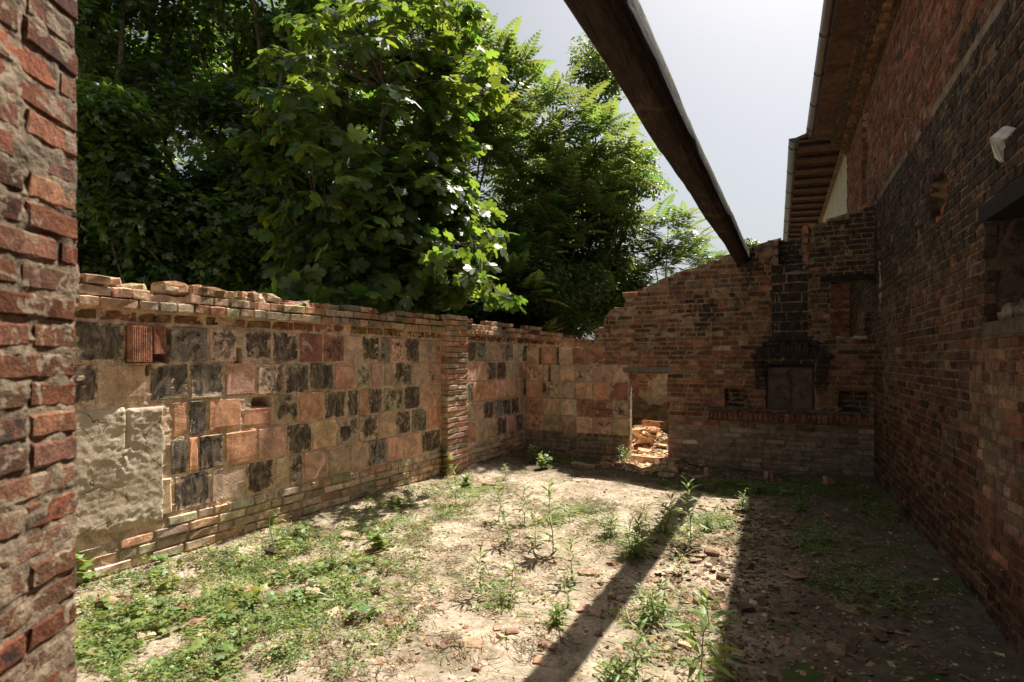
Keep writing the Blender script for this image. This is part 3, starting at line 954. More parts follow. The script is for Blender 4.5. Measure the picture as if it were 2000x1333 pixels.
def rw_rec(s, z):
    y = .32 * ((s > wA) & (s < wB) & (z > wBz) & (z < wTz)).astype(float)
    for a, b, c, d in arc:
        m = (a + b) / 2
        y = np.maximum(y, .2 * ((s > a) & (s < b) & (z > c) & (z < d - ((s - m) / (b - a) * 2) ** 2 * .10)))
    y = np.maximum(y, .12 * ((s > hol[0][0]) & (s < hol[0][1]) & (z > hol[0][2]) & (z < hol[0][3])))
    a, b, c, d = hol[1]
    y = np.maximum(y, .09 * (((s - (a + b) / 2) / (b - a) * 2) ** 2 + ((z - (c + d) / 2) / (d - c) * 2) ** 2 < 1.15 + .5 * (vn(s / .04, z / .04, 5) - .5)))
    a, b, c, d = bn
    m = (a + b) / 2
    y = np.maximum(y, .13 * ((s > a) & (s < b) & (z > c) & (z < d - ((s - m) / (b - a) * 2) ** 2 * .16)))
    return y


def rsoot_shade(s, z):
    s = np.asarray(s, float); z = np.asarray(z, float)
    band = sstep(1.7, 2.6, z + .9 * (fbm(s / 1.1, z / .9, 401) - .5)) * (z < SCAR - .02 + .10 * (fbm(s / .3, z * 0, 402) - .5))
    v = band * (.47 + .46 * fbm(s / .7, z / .8, 403))
    v = np.maximum(v, .9 * np.exp(-((s - 3.2) / .42) ** 2) * sstep(1.9, 2.6, z) * (z < SCAR + .1))        # beside the corner
    v = np.maximum(v, .85 * np.exp(-(((s - 7.75) / .5) ** 2 + ((z - 2.5) / .55) ** 2)))
    v = np.maximum(v, .75 * np.exp(-(((s - 7.2) / .8) ** 2 + ((z - 3.6) / .5) ** 2)))
    v = np.maximum(v, .35 * sstep(5.0, 5.6, z))
    v = np.maximum(v, 1.4 * ((s > wA - .02) & (z > wBz - .02) & (z < wTz + .05)))  # window recess: shade of the opening painted in through the soot amount
    v = np.maximum(v, .2 * fbm(s / .8, z / .8, 405))
    return np.clip(v, 0, 1)


def rwcol(s, z):
    k = .75 + .4 * fbm(s / .35, z / .35, 68)
    up = sstep(SCAR - .05, SCAR + .1, z)[:, None]
    c = np.stack([.21 * k, .15 * k, .10 * k], 1) * (1 - up) + up * np.stack([.22 * k, .15 * k, .11 * k], 1)
    sc = np.exp(-((z - SCAR - .02) / .045) ** 2)[:, None] * sstep(.40, .55, fbm(s / .35, z / .1, 69))[:, None]
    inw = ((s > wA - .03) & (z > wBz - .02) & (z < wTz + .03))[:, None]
    c = np.where(inw, np.array([.10, .075, .055]), c)  # mortar in the window recess tinted dark for its shade
    c = c * (1 - sc) + sc * np.array([.26, .22, .17]) * k[:, None]
    inb = ((s > bn[0]) & (s < bn[1]) & (z > bn[2]) & (z < bn[3]))[:, None]
    c = np.where(inb, np.array([.34, .31, .26]) * k[:, None], c)
    st = (np.exp(-((s - 3.62) / .045) ** 2) * (z > 1.9) * (z < 2.95))[:, None] * .8
    c = c * (1 - st) + st * np.array([.42, .38, .30])
    return np.concatenate([c, (rsoot_shade(s, z) * .66 * (1 - sc[:, 0]) * (1 - st[:, 0]))[:, None]], 1)


core('mortar', RW, hs_, 0, RL, -.15, 5.62, .034, .42, lambda s, z: s > -1, rwcol, .007, .002, 55, rw_rec)


def rtint(s, z, g):
    c = g.choice(REDS)
    if z > SCAR: c = tuple(x * .95 for x in g.choice([(.34, .15, .095), (.30, .12, .075), (.38, .18, .11), (.27, .12, .085)]))
    elif g.random() < .35 and z > 1.4: c = g.choice([(.22, .14, .10), (.18, .11, .08), (.27, .17, .11)])
    k = .50 if z < SCAR else .72
    wb = float(sstep(.52, .68, fbm(s / 1.1, z / .9, 411))) * (z < 2.6)
    c = tuple(a_ * (1 - .55 * wb) + b_ * .55 * wb for a_, b_ in zip(c, (.40, .31, .24)))
    if .4 < z < 1.75 and s > 7.3: k = .85
    c = tuple(x * k * .84 for x in jitter_rgb(c, g, .24, .06))
    st = math.exp(-((s - 3.62) / .06) ** 2) * (1.9 < z < 2.95)
    if st > .4: return (.38, .34, .27), 0
    return c, float(np.clip(float(rsoot_shade(s, z)) + g.uniform(-.15, .12), 0, 1))


def rkeep(s, z):
    if float(rw_rec(np.array([s]), np.array([z]))[0]) > .02: return False
    if abs(z - SCAR - .02) < .035 and float(fbm(s / .5, 0, 69)) > .35: return False
    if wA - .12 < s and wTz < z < wTz + .13: return False
    if s > wA - .02 and wBz - .09 < z < wBz: return False
    return True


rb = courses(-.05, 5.42, .0715, .004, RL - .004, rkeep, rtint, .42, .011, proud=(.0, .009), seed=41)
lay(RW, hs_, rb, M['brick'], 'brick', 300, VAR, 'std5', 'small_bricks')
# broken bricks inside the putlog hole
for k in range(5):
    a, b, c, d = hol[1]
    bk = (random.uniform(a + .05, b - .03), c + .03 + k * (d - c - .05) / 5, random.uniform(.08, .15), .055, .02 + .01 * k, jitter_rgb((.36, .13, .07), random), .05, random.gauss(0, .1))
    lay(RW, hs_, [bk], M['brick'], 'broken_brick', 5, VAR, 'std5', D=.07)
# window: lintel, post, sill, rubble on the sill
mb = MB(); mb.box((wA - .12, -.004, wTz), (RL - .02, .30, wTz + .115), jit=.003)
obj('window_lintel', mb.mesh('window_lintel'), M['char'], hs_)
mb = MB(); mb.box((wA - .01, -.012, wBz - .085), (RL - .02, .31, wBz), jit=.006, col=(.13, .10, .075, .2))
obj('window_sill', mb.mesh('window_sill'), M['mortar'], hs_)
mb = MB(); mb.box((wA + .42, .17, wBz), (wA + .48, .24, wTz)); mb.box((wA + .005, .285, wTz - .07), (wB, .33, wTz)); mb.box((wA + .30, .25, wBz + .002), (wB - .002, .312, wTz - .003))  # post and head, plus an added black panel for the unlit interior
obj('window_frame_dark_panel', mb.mesh('window_frame_dark_panel'), M['char'], hs_)
for k in range(5):
    obj('sill_stone', mesh_np('sill_stone', *brick_variant(700 + k, 4, .15, .22, .09)), M['stone'], hs_, (wA + .16 + .08 * k, .04 + .03 * k, wBz + .04), (0, random.gauss(0, .5), random.uniform(-.5, .5)), (.14, .09, .09), (.8, .75, .7, 1))
# cornice: dentils, plain courses, soffit tiles and gutter
cn = []
for lev, (z, y, L) in enumerate(((5.455, -.05, .24), (5.525, -.12, .115), (5.600, -.19, .24), (5.672, -.26, .24))):
    s = .02
    while s < RL - .1:
        cn.append((s + L / 2, z, L - .012, .060, y, tuple(x * (.8 if lev % 2 else .55) for x in jitter_rgb((.30, .15, .09), random)), .3 if lev == 1 else .55, 0))
        s += L * (2.0 if lev == 1 else 1)
lay(RW, hs_, cn, M['brick'], 'cornice_brick', 150, VAR, 'std6', 'small_cornice_bricks', D=.09)
mb = MB()
for z_c, y_c in ((5.455, -.05), (5.525, -.10), (5.600, -.19), (5.672, -.26)): mb.box((0.001, y_c + .014 + (.06 if z_c == 5.525 else 0), z_c - .033), (RL - .001, .2, z_c + .034), col=(.14, .095, .07, .4))
mb.box((0, -.02, 5.40), (RL, .42, 5.60), col=(.16, .10, .07, .5))
obj('cornice_bed', mb.mesh('cornice_bed'), M['mortar'], hs_)
GXs = .57            # gutter stands this far out from the wall
k = 0
s = 0.0
mf = MB(); mf.box((0, 0, 0), (.292, .52, .03), jit=.004)
mt = mf.mesh('soffit_tile')
while s < RL:
    obj('soffit_tile', mt, M['soffit'], hs_, (s, -GXs + .02, 5.775 + random.uniform(-.004, .004)), (R_(-6), 0, 0), None, (*[random.uniform(.75, 1.2)] * 3, 1)); s += .30
mb = MB()
mb.add(np.array([(0, -GXs, 5.84), (RL + 6, -GXs, 5.84), (RL + 6, 5.0, 7.7), (0, 5.0, 7.7), (0, -GXs, 5.90), (RL + 6, -GXs, 5.90), (RL + 6, 5.0, 7.8), (0, 5.0, 7.8)]),
       [(0, 1, 2, 3), (7, 6, 5, 4), (0, 4, 5, 1), (1, 5, 6, 2), (2, 6, 7, 3), (3, 7, 4, 0)])
obj('roof', mb.mesh('roof'), M['soffit'], hs_)
mb = MB(); mb.box((-.02, .30, 0), (.0, 5.0, 5.7)); mb.box((RL, .0, -.1), (RL + 6, .4, 5.8)); mb.box((-.02, 4.8, 0), (RL + 6, 5.0, 7.6))
obj('side_wall', mb.mesh('side_wall'), M['brick'], hs_, color=(.25, .12, .08, .1))


def gutter(name, P0, P1, r, mat, parent, step=1.1):
    P0, P1 = np.array(P0, float), np.array(P1, float)
    d = P1 - P0; L = np.linalg.norm(d); d /= L
    A = np.cross(d, [0, 0, 1]); A /= np.linalg.norm(A)
    th = np.linspace(math.pi, 2 * math.pi, 11)
    ring = [(math.cos(t) * r, math.sin(t) * r) for t in th] + [(math.cos(t) * (r - .006), math.sin(t) * (r - .006)) for t in th[::-1]]
    ring[0] = (-r - .008, .008); ring[10] = (r + .008, .008)
    V, Q = [], []
    for P in (P0, P1):
        for a, b in ring: V.append(P + A * a + np.array([0, 0, 1]) * b)
    m = len(ring)
    for k in range(m): Q.append((k, (k + 1) % m, m + (k + 1) % m, m + k))
    mb = MB(); mb.add(V, Q)
    c0 = len(V)
    mb.add([P0 + A * a + np.array([0, 0, 1]) * b for a, b in ring[:11]], None, [(0, i + 1, i) for i in range(1, 10)])
    g_ = obj(name, mb.mesh(name), mat, parent)
    t = .4
    while t < L:
        h = MB(); P = P0 + d * t
        h.tube([P + A * math.cos(q) * (r + .006) + np.array([0, 0, 1]) * math.sin(q) * (r + .006) for q in np.linspace(math.pi * .97, 2.03 * math.pi, 12)], .008, 5)
        obj('gutter_bracket', h.mesh('gutter_bracket'), mat, parent); t += step
gutter('gutter', (-.02, -GXs - .03, 5.90), (RL + 2, -GXs - .03, 5.90), .075, M['gutter'], hs_)

# lone things on the house wall
rg = MB(); sx, zx = ru(1982, 262)
pts = np.array([(0, 0, 0), (.10, -.03, .05), (.16, -.02, .0), (.15, -.04, -.06), (.06, -.03, -.07), (.02, -.04, -.12), (-.02, -.02, -.20), (-.035, -.01, -.27), (-.01, -.03, -.12), (-.03, -.02, -.05), (-.08, -.02, -.03), (-.05, -.03, .02), (.05, -.06, -.01)])
pts = (pts + rng.normal(0, .014, pts.shape)) * (.55, 1.2, .55); rg.add(np.vstack([pts, pts + (0, .012, 0)]), None, [(12, i, (i + 1) % 12) for i in range(12)] + [(25, 13 + (i + 1) % 12, 13 + i) for i in range(12)])
rag = obj('rag', rg.mesh('rag'), M['rag'])
rag.rotation_euler = (0, 0, RW.rz); x, y, z = RW.world(sx, -.03, zx); rag.location = (x, y, z)
tag(rag, 'torn white plastic rag caught high on the sooty house wall', 'rag')
br = MB(); x0, y0, z0 = RW.world(ru(1722, 508)[0], 0, ru(1722, 508)[1])
br.tube([(.02, 0, 0), (-.14, -.02, -.01)], .010, 6); br.box((-.15, -.045, -.03), (-.13, .005, .02)); br.box((.0, -.03, .01), (-.05, .03, .11))
b_ = obj('wall_bracket', br.mesh('wall_bracket'), M['iron']); b_.location = (x0, y0, z0)
tag(b_, 'small iron bracket sticking out of the blackened house wall near the corner', 'bracket')

# ================================================================== SECOND HOUSE beyond: cream plaster, wide tiled eaves, green gutter
ph = thing('plastered_house', 'cream plastered house beyond, with wide tiled eaves and grey-green gutter', 'house', (X_R, 12.02, 0), R_(90))
mb = MB(); mb.box((0, -.02, 0), (12, -4.4, 5.72), jit=0)
obj('wall', mb.mesh('wall'), M['plaster'], ph)
fw = MB(); fw.box((4.3, .015, 3.9), (5.0, -.05, 4.9)); w_ = obj('window', fw.mesh('window'), M['char'], ph)
for k in range(3):
    sh = MB(); sh.box((4.32 + k * .23, .045, 3.92), (4.52 + k * .23, .018, 4.88), jit=.003); obj('shutter_slat', sh.mesh('shutter_slat'), M['wood'], w_)
EV = .84
for k in range(16):
    rf = MB(); a = .1 + k * .75
    rf.box((a, -.1, .05), (a + .07, EV - .03, .10)); obj('rafter', rf.mesh('rafter'), M['wood'], ph, (0, 0, 5.66), (R_(3), 0, 0))
mf = MB(); mf.box((0, -.1, 0), (.36, EV, .03), jit=.006); mt = mf.mesh('eave_tile')
for k in range(32):
    obj('eave_tile', mt, M['soffit'], ph, (.02 + k * .375, 0, 5.775 + .012 * (k % 2)), (R_(3), 0, 0), None, (*[random.uniform(.8, 1.25)] * 3, 1))
for k in range(60):
    dn = MB() if k == 0 else dn
    dn.box((.05 + k * .2, .0, 5.60), (.15 + k * .2, .07, 5.66))
obj('dentil_course', dn.mesh('dentil_course'), M['brick_old'], ph, color=(.3, .2, .13, .2), kind='stuff')
mb = MB(); mb.add(np.array([(0, EV, 5.84), (12, EV, 5.84), (12, -4.2, 7.4), (0, -4.2, 7.4), (0, EV, 5.9), (12, EV, 5.9), (12, -4.2, 7.5), (0, -4.2, 7.5)]), [(3, 2, 1, 0), (4, 5, 6, 7), (1, 5, 4, 0), (2, 6, 5, 1), (3, 7, 6, 2), (0, 4, 7, 3)])
obj('roof', mb.mesh('roof'), M['soffit'], ph)
gutter('gutter', (-.02, EV + .04, 5.88), (12, EV + .04, 5.88), .085, M['gutter2'], ph, 1.6)

# ================================================================== what shows through the openings
YW = Wall((-3.6, 11.7), (1, 0))
yw = thing('yard_wall', 'mossy lime-washed brick wall seen through the low doorway', 'wall', (-3.6, 11.7, 0), 0)
def ywc(s, z):
    k = .8 + .4 * fbm(s / .3, z / .3, 501)
    w = sstep(.45, .62, fbm(s / .7, z / .5, 502, 4))[:, None]; m = sstep(1.0, .4, z)[:, None] * .6
    c = np.array([.34, .25, .18]) * (1 - w) + w * np.array([.50, .43, .33])
    c = c * (1 - m) + m * np.array([.12, .13, .06])
    return np.concatenate([c * k[:, None], np.full((len(s), 1), .15)], 1)
core('mortar', YW, yw, 0, 3.6, -.1, 1.95, .03, .25, lambda s, z: s > -1, ywc, .012, .004, 61)
yb = courses(-.05, 1.93, .0715, 0, 3.6, lambda s, z: float(fbm(s / .7, z / .5, 502, 4)) < .56, lambda s, z, g: (jitter_rgb((.16, .15, .09) if z < .75 and g.random() < .7 else (.33, .17, .12), g), .15), .6, .012, proud=(0, .006), seed=51)
lay(YW, yw, yb, M['brick_old'], 'brick', 120, VAR, 'old5', 'small_bricks')
QW = Wall((.1, 11.45), (1, 0))
qw = thing('inner_wall', 'dark brick wall seen through the high opening beside the house', 'wall', (.1, 11.45, 0), 0)
core('mortar', QW, qw, 0, 1.09, -.1, 3.35, .03, .25, lambda s, z: s > -1, lambda s, z: np.tile((.20, .13, .09, .3), (len(s), 1)), .006, .004, 62)
qb = courses(-.05, 3.3, .0715, 0, 1.085, lambda s, z: True, lambda s, z, g: (tuple(x * .8 for x in jitter_rgb(g.choice(REDS), g)), .3), .6, .012, proud=(0, .006), seed=52)
lay(QW, qw, qb, M['brick'], 'brick', 120, VAR, 'std7', 'small_bricks')

# far red house glimpsed between the trees
fh = thing('far_house', 'red brick house glimpsed through the leaves beyond the yard', 'house', (-9.2, 22.0, 0), R_(20))
mb = MB(); mb.box((-1.6, 0, 0), (1.6, 4, 3.9)); obj('wall', mb.mesh('wall'), M['brick_old'], fh, color=(.55, .22, .14, 0))
mb = MB(); mb.add([(-1.8, -.4, 3.85), (1.8, -.4, 3.85), (1.8, 2, 4.4), (-1.8, 2, 4.4), (1.8, 4.4, 3.85), (-1.8, 4.4, 3.85)], [(0, 1, 2, 3), (3, 2, 4, 5), (0, 5, 4, 1)], [(0, 3, 5), (1, 4, 2)])
obj('roof', mb.mesh('roof'), M['soffit'], fh)

# ================================================================== TIMBER BEAM overhead
m = 90
YY = np.linspace(-1.8, 8.93, m)
tt = (YY - 2.0) / 6.8
cxx = -.680 + .235 * tt + .004 * np.sin(YY * 1.1) + .003 * np.sin(YY * 2.9)
wid = .113 - .010 * np.clip(tt, -.5, 1) + .003 * np.sin(YY * 2.3)
hgt = .128 - .023 * np.clip(tt, -.5, 1)
zc_ = 3.005 + hgt + .004 * np.sin(YY * .9)
th = np.arange(28) / 28 * 2 * math.pi
sq = lambda a: np.sign(a) * np.abs(a) ** .62
V = np.zeros((m, 28, 3))
for i in range(m):
    rr = 1 + .06 * (vn(th * 3 + 0, YY[i] * 2.2 + 0 * th, 801) - .5) + .05 * (vn(th * 6, YY[i] * 7 + 0 * th, 802) - .5)
    V[i, :, 0] = cxx[i] + sq(np.cos(th)) * wid[i] * rr
    V[i, :, 2] = zc_[i] + sq(np.sin(th)) * hgt[i] * rr
    V[i, :, 1] = YY[i]
for k in (15, 20, 24):       # drying cracks
    V[8:70, k, 0] += (cxx[8:70] - V[8:70, k, 0]) * .07; V[8:70, k, 2] += (zc_[8:70] - V[8:70, k, 2]) * .07
i = np.arange(m - 1)[:, None] * 28; j = np.arange(28)[None, :]; k = (j + 1) % 28
Q = np.stack([i + j, i + 28 + j, i + 28 + k, i + k], -1).reshape(-1, 4)
V = np.vstack([V.reshape(-1, 3), [(cxx[0], YY[0], zc_[0]), (cxx[-1], YY[-1], zc_[-1])]])
T = [(m * 28, q_, (q_ + 1) % 28) for q_ in range(28)] + [(m * 28 + 1, (m - 1) * 28 + (q_ + 1) % 28, (m - 1) * 28 + q_) for q_ in range(28)]
n = N('beam_timber')
g1 = n.noise(22, 6, .65, .8, n.mapv((3.5, .28, 3.5)))
g2 = n.noise(3, 4, .6, .3, n.mapv((1, .8, 1)))
col = n.mix(n.mr(g1, .35, .7), (.014, .0095, .007, 1), (.060, .036, .024, 1))
col = n.mix(n.mr(g2, .55, .68), col, (.09, .052, .034, 1))
nz2 = n.t.nodes.new("ShaderNodeNewGeometry").outputs["Normal"]
up = n.sep(nz2)[2]
lich = n.ma('MULTIPLY', n.mr(up, -.05, .35), n.mr(n.noise(14, 5, .6), .36, .5))
col = n.mix(lich, col, (.17, .20, .09, 1))
M['beam'] = n.done(n.bsdf(col, .85, n.bump(g1, 1.0, .014), .25))
bm_ = obj('timber_beam', mesh_np('timber_beam', V, Q, T, smooth=True), M['beam'])
tag(bm_, 'long dark timber beam running overhead from the sloping brick wall', 'beam')

# ================================================================== NEAR BRICK PILLAR at the picture's edge
d_ = np.array([-.514, .863]); d_ /= np.hypot(*d_)
Cn = np.array([-1.640, .814])
PW = Wall(Cn - .80 * d_, d_)
pw = thing('brick_pillar', 'crumbling brick pillar edge standing close by, full height, mortar squeezed out', 'pillar', (PW.O[0], PW.O[1], 0), PW.rz)
pe = .80
def pin(s, z):
    return s < pe - .004 + .020 * (fbm(z / .09, z * 0, 901, 3) - .5)
def pcol(s, z):
    k = .7 + .55 * fbm(s / .12, z / .10, 903)
    return np.stack([.21 * k, .165 * k, .115 * k, .14 + .45 * (fbm(s / .3, z / .3, 904) - .35)], 1)
core('mortar', PW, pw, .15, pe + .02, .0, 3.3, .0085, .40, pin, pcol, .008, .004, 77, topjit=.012)
pbk = []
g = random.Random(77)
z = .0; k = 0
VN = [brick_variant(900 + i, 8, .03, .10, .03) for i in range(8)]
while z < 3.25:
    s = .12 + (.0 if k % 2 else -.125) + g.uniform(-.02, .02)
    while s < pe - .02:
        L = .24 if g.random() < .8 else .12
        b = min(s + L, pe)
        if pe - b < .07: b = pe - g.uniform(0, .010)
        if b - s > .05:
            kf = g.uniform(.75, 1.15)
            rgb = jitter_rgb(g.choice([(.22, .080, .044), (.27, .10, .052), (.17, .065, .040), (.20, .10, .062), (.26, .12, .07)]), g, .18, .05)
            pbk.append(((s + b) / 2, z + .034, b - s, .060 * g.uniform(.88, 1.04), -g.uniform(-.005, .003), tuple(x_ * kf * .72 for x_ in rgb), g.uniform(0, .42), g.gauss(0, .016)))
        s = b + .014
    z += .0705; k += 1
lay(PW, pw, pbk, M['brick_near'], 'brick', 300, VN, 'near', D=.042)

# ================================================================== PLANTS
def fan(outline, c=(0, .35), fold=.18, droop=.25):
    P = np.array([c] + list(outline), float)
    z = -fold * np.abs(P[:, 0]) - droop * (P[:, 1] - .2) ** 2 + .03
    V = np.stack([P[:, 0], P[:, 1], z], 1)
    m = len(outline)
    T = [(0, 1 + i, 1 + (i + 1) % m) for i in range(m)]
    return V, np.array(T)
def sym(h): return h + [(-x, y) for x, y in h[::-1] if x > 1e-6]
FIGO = [(0, -.02), (.15, -.11), (.33, -.03), (.45, .12), (.42, .25), (.22, .34), (.38, .44), (.48, .60), (.42, .73), (.26, .72), (.17, .62), (.24, .80), (.15, .96), (0, 1.03)]
FIG = fan(sym(FIGO), (0, .32))
MAP = fan(sym([(0, 0), (.34, .10), (.28, .26), (.50, .55), (.22, .55), (0, 1.0)]), (0, .35))
OVAL = fan(sym([(0, 0), (.30, .22), (.33, .55), (0, 1.0)]), (0, .45))
LANCE = (np.array([(0, 0, 0), (.085, .3, -.02), (-.085, .3, -.02), (.075, .65, -.10), (-.075, .65, -.10), (0, 1, -.28), (0, .45, .02)]), np.array([(0, 1, 6), (0, 6, 2), (1, 3, 6), (2, 6, 4), (3, 5, 6), (4, 6, 5)]))
def frond(np_=11, seed=0):
    g = np.random.default_rng(seed)
    V, T = [], []
    for i in range(np_ + 1):
        t = (i + 1.2) / (np_ + 1.2)
        base = np.array([0, t, .22 * t - .42 * t * t])
        L = .24 * math.sin(math.pi * min(1, .25 + t * .72)) + .03
        for sd in ((-1, 1) if i < np_ else (0,)):
            dr = np.array([sd * math.cos(.45), math.sin(.45) if sd else 1, -.25 + g.normal(0, .12)]); dr /= np.linalg.norm(dr)
            side = np.cross(dr, [0, 0, 1]); side /= np.linalg.norm(side)
            m = base + dr * L * .4
            k = len(V)
            V += [base, m + side * .044, m - side * .044 + (0, 0, -.008), base + dr * L + (0, 0, -.02)]
            T += [(k, k + 1, k + 3), (k, k + 3, k + 2)]
    k = len(V)
    for i in range(5):
        t = i / 4
        V += [np.array([-.006, t, .22 * t - .42 * t * t]), np.array([.006, t, .22 * t - .42 * t * t])]
        if i: T += [(k + 2 * i - 2, k + 2 * i - 1, k + 2 * i + 1), (k + 2 * i - 2, k + 2 * i + 1, k + 2 * i)]
    return np.array(V), np.array(T)


def unit(v): return v / (np.linalg.norm(v, axis=-1, keepdims=True) + 1e-9)


def frames(yd, zd):
    yd = unit(yd); x = unit(np.cross(yd, zd)); z = np.cross(x, yd)
    return np.stack([x, yd, z], -1)          # columns


def scatter(tmpl, P, Rm, size, tint):
    V, T = tmpl
    n_ = len(P)
    W = np.einsum('nij,vj->nvi', Rm, V) * size[:, None, None] + P[:, None, :]
    F = T[None] + (np.arange(n_) * len(V))[:, None, None]
    K = np.repeat(np.concatenate([tint, np.ones((n_, 1))], 1), len(V), 0)
    return W.reshape(-1, 3), F.reshape(-1, 3), K


def leaf_tints(n_, lo=.65, hi=1.35, warm=.12):
    k = rng.uniform(lo, hi, n_)
    w = rng.normal(0, warm, n_)
    return np.stack([k * (1 + w), k, k * (1 - w * .5)], 1)


def limb(mb, a, b, r0, r1, bend=.15, n_=7, sides=6):
    a, b = np.array(a, float), np.array(b, float)
    t = np.linspace(0, 1, n_)[:, None]
    off = rng.normal(0, 1, 3) * bend * np.linalg.norm(b - a)
    P = a * (1 - t) + b * t + off * np.sin(t * math.pi) * .5 + rng.normal(0, .012, (n_, 3)) * np.sin(t * math.pi)
    mb.tube(P, np.linspace(r0, r1, n_), sides)
    return P


def leafy_tree(name, label, base, clumps, tmpl, mat, lsize, per, spread, trunk_r=.12, fork=.35, group=None, cat='tree', normal_up=.9):
    """clumps: (x, y, z, radius) in world space"""
    t = thing(name, label, cat, base, 0, group)
    b0 = np.array(base, float)
    cl = np.array(clumps, float)
    cen = cl[:, :3].mean(0)
    forkp = b0 * (1 - fork) + cen * fork; forkp[2] = b0[2] + (cen[2] - b0[2]) * fork
    mb = MB(); limb(mb, b0 - b0, forkp - b0, trunk_r, trunk_r * .7, .05, 8, 8)
    obj('trunk', mb.mesh('trunk', True), M['bark'], t)
    mb = MB()
    for c in cl[rng.permutation(len(cl))[:min(len(cl), 16)]]:
        limb(mb, forkp - b0, c[:3] - b0, trunk_r * .42, .008, .18, 8, 5)
    obj('limbs', mb.mesh('limbs', True), M['bark'], t, kind='stuff')
    P, Nn, Yd, Tn = [], [], [], []
    for c in cl:
        r = c[3]; n_ = int(per * (r / .5) ** 2)
        d = unit(rng.normal(0, 1, (n_, 3))); rad = rng.uniform(.25, 1, n_) ** .5 * r
        p = c[:3] + d * rad[:, None] * (1, 1, .62)
        P.append(p); Nn.append(unit(d * .55 + np.array([0, 0, normal_up]) + rng.normal(0, .42, (n_, 3))))
        Yd.append(d + rng.normal(0, .5, (n_, 3)) + np.array([0, 0, -.35]))
        Tn.append(leaf_tints(n_) * rng.uniform(.75, 1.25))
    P, Nn, Yd, Tn = map(np.vstack, (P, Nn, Yd, Tn))
    Rm = frames(Yd - Nn * (Yd * Nn).sum(1)[:, None], Nn)
    V, T, K = scatter(tmpl, P - b0, Rm, rng.uniform(.7, 1.25, len(P)) * lsize, Tn)
    obj('crown', mesh_np('crown', V, None, T, K), mat, t, kind='stuff')
    return t


def at_depth(u, v, t):
    d = ray(u, v); return np.array([0, 0, EYE]) + d * t


def px_clumps(regions, n_, rad=(.35, .7), shell=None):
    """clump centres spread through a crown volume bounded by the crown's outline at the tree's distance"""
    out = []
    for (u0, u1, v0, v1, t0, t1, w) in regions:
        for _ in range(int(n_ * w)):
            a, b = rng.uniform(-1, 1, 2)
            while a * a + b * b > 1: a, b = rng.uniform(-1, 1, 2)
            p = at_depth((u0 + u1) / 2 + a * (u1 - u0) / 2, (v0 + v1) / 2 + b * (v1 - v0) / 2, rng.uniform(t0, t1))
            if p[2] < .5 or (p[0] > -4.46 + .06 * p[1] - .35 and p[1] < 12.6 and p[2] < 2.9): continue
            out.append((*p, rng.uniform(*rad)))
    return out


tg = 'trees beyond the block wall'
leafy_tree('maple_tree', 'dark dense maple at the edge nearest the brick pillar', (-8.6, 4.2, 0), px_clumps([(60, 360, -260, 330, 8.0, 10.5, 1.0), (110, 300, 180, 430, 7.4, 8.4, .45)], 80, (.30, .55)), MAP, M['maple'], .125, 210, 1, .16, group=tg)
leafy_tree('maple_tree', 'tall shady maple whose crown fills the sky left of the fig', (-8.4, 7.6, 0), px_clumps([(300, 680, -300, 330, 9.0, 11.5, 1.0), (380, 600, 150, 480, 8.3, 9.6, .35)], 85, (.30, .6)), MAP, M['maple'], .125, 200, 1, .18, group=tg)
leafy_tree('shade_tree', 'deep green tree low behind the coping with hanging boughs', (-7.4, 5.4, 0), px_clumps([(100, 660, 320, 640, 7.6, 9.6, 1.0), (120, 640, 430, 600, 7.8, 9.0, .5)], 80, (.35, .6)), MAP, M['maple'], .12, 230, 1, .12, group=tg)
leafy_tree('small_leaved_tree', 'small-leaved tree rising behind the ailanthus with bright gaps', (-4.7, 13.2, 0), px_clumps([(930, 1230, 300, 600, 12.8, 14.8, .8), (1080, 1230, 270, 420, 13.2, 14.5, .35), (1125, 1195, 88, 240, 13.4, 14, .16), (1190, 1282, 290, 390, 12.8, 13.5, .12), (860, 1110, 200, 480, 14, 16, .7), (940, 1240, 380, 620, 12.5, 14.5, .7)], 85, (.32, .6)), OVAL, M['ail'], .085, 330, 1, .14, group=tg)
leafy_tree('undergrowth_tree', 'dark bushy growth filling the space behind the far coping', (-6.8, 12.6, 0), px_clumps([(600, 1200, 500, 700, 10.5, 14.0, 1.0), (640, 1180, 560, 680, 10.5, 12.5, .7), (900, 1190, 420, 640, 13, 16, .5), (1120, 1240, 520, 640, 13.6, 16, .4)], 70, (.45, .8)), MAP, M['maple'], .095, 260, 1, .10, group=tg)
leafy_tree('backdrop_tree', 'broad tree far behind the others closing the leafy skyline', (-13.5, 12.0, 0), px_clumps([(-40, 900, 60, 620, 15.0, 19.0, 1.0)], 58, (.9, 1.5)), MAP, M['maple'], .19, 110, 1, .25, group=tg)
leafy_tree('distant_tree', 'little tree top peeping over the wall by the beam end', (-1.75, 26.0, 0), px_clumps([(1455, 1480, 470, 500, 27.5, 28.5, 1.0), (1410, 1500, 500, 600, 27.5, 28.5, 1.2)], 6, (.25, .4)), OVAL, M['ail'], .14, 200, 1, .1, group=tg)
leafy_tree('yard_bush', 'bushy plant growing behind the ledge of the high opening', (.75, 10.6, 0), [(.70, 10.3, 1.95, .16), (.80, 10.5, 1.9, .2), (.66, 10.2, 2.08, .10), (.85, 10.4, 1.2, .3)], OVAL, M['weed'], .055, 330, 1, .03, cat='bush')

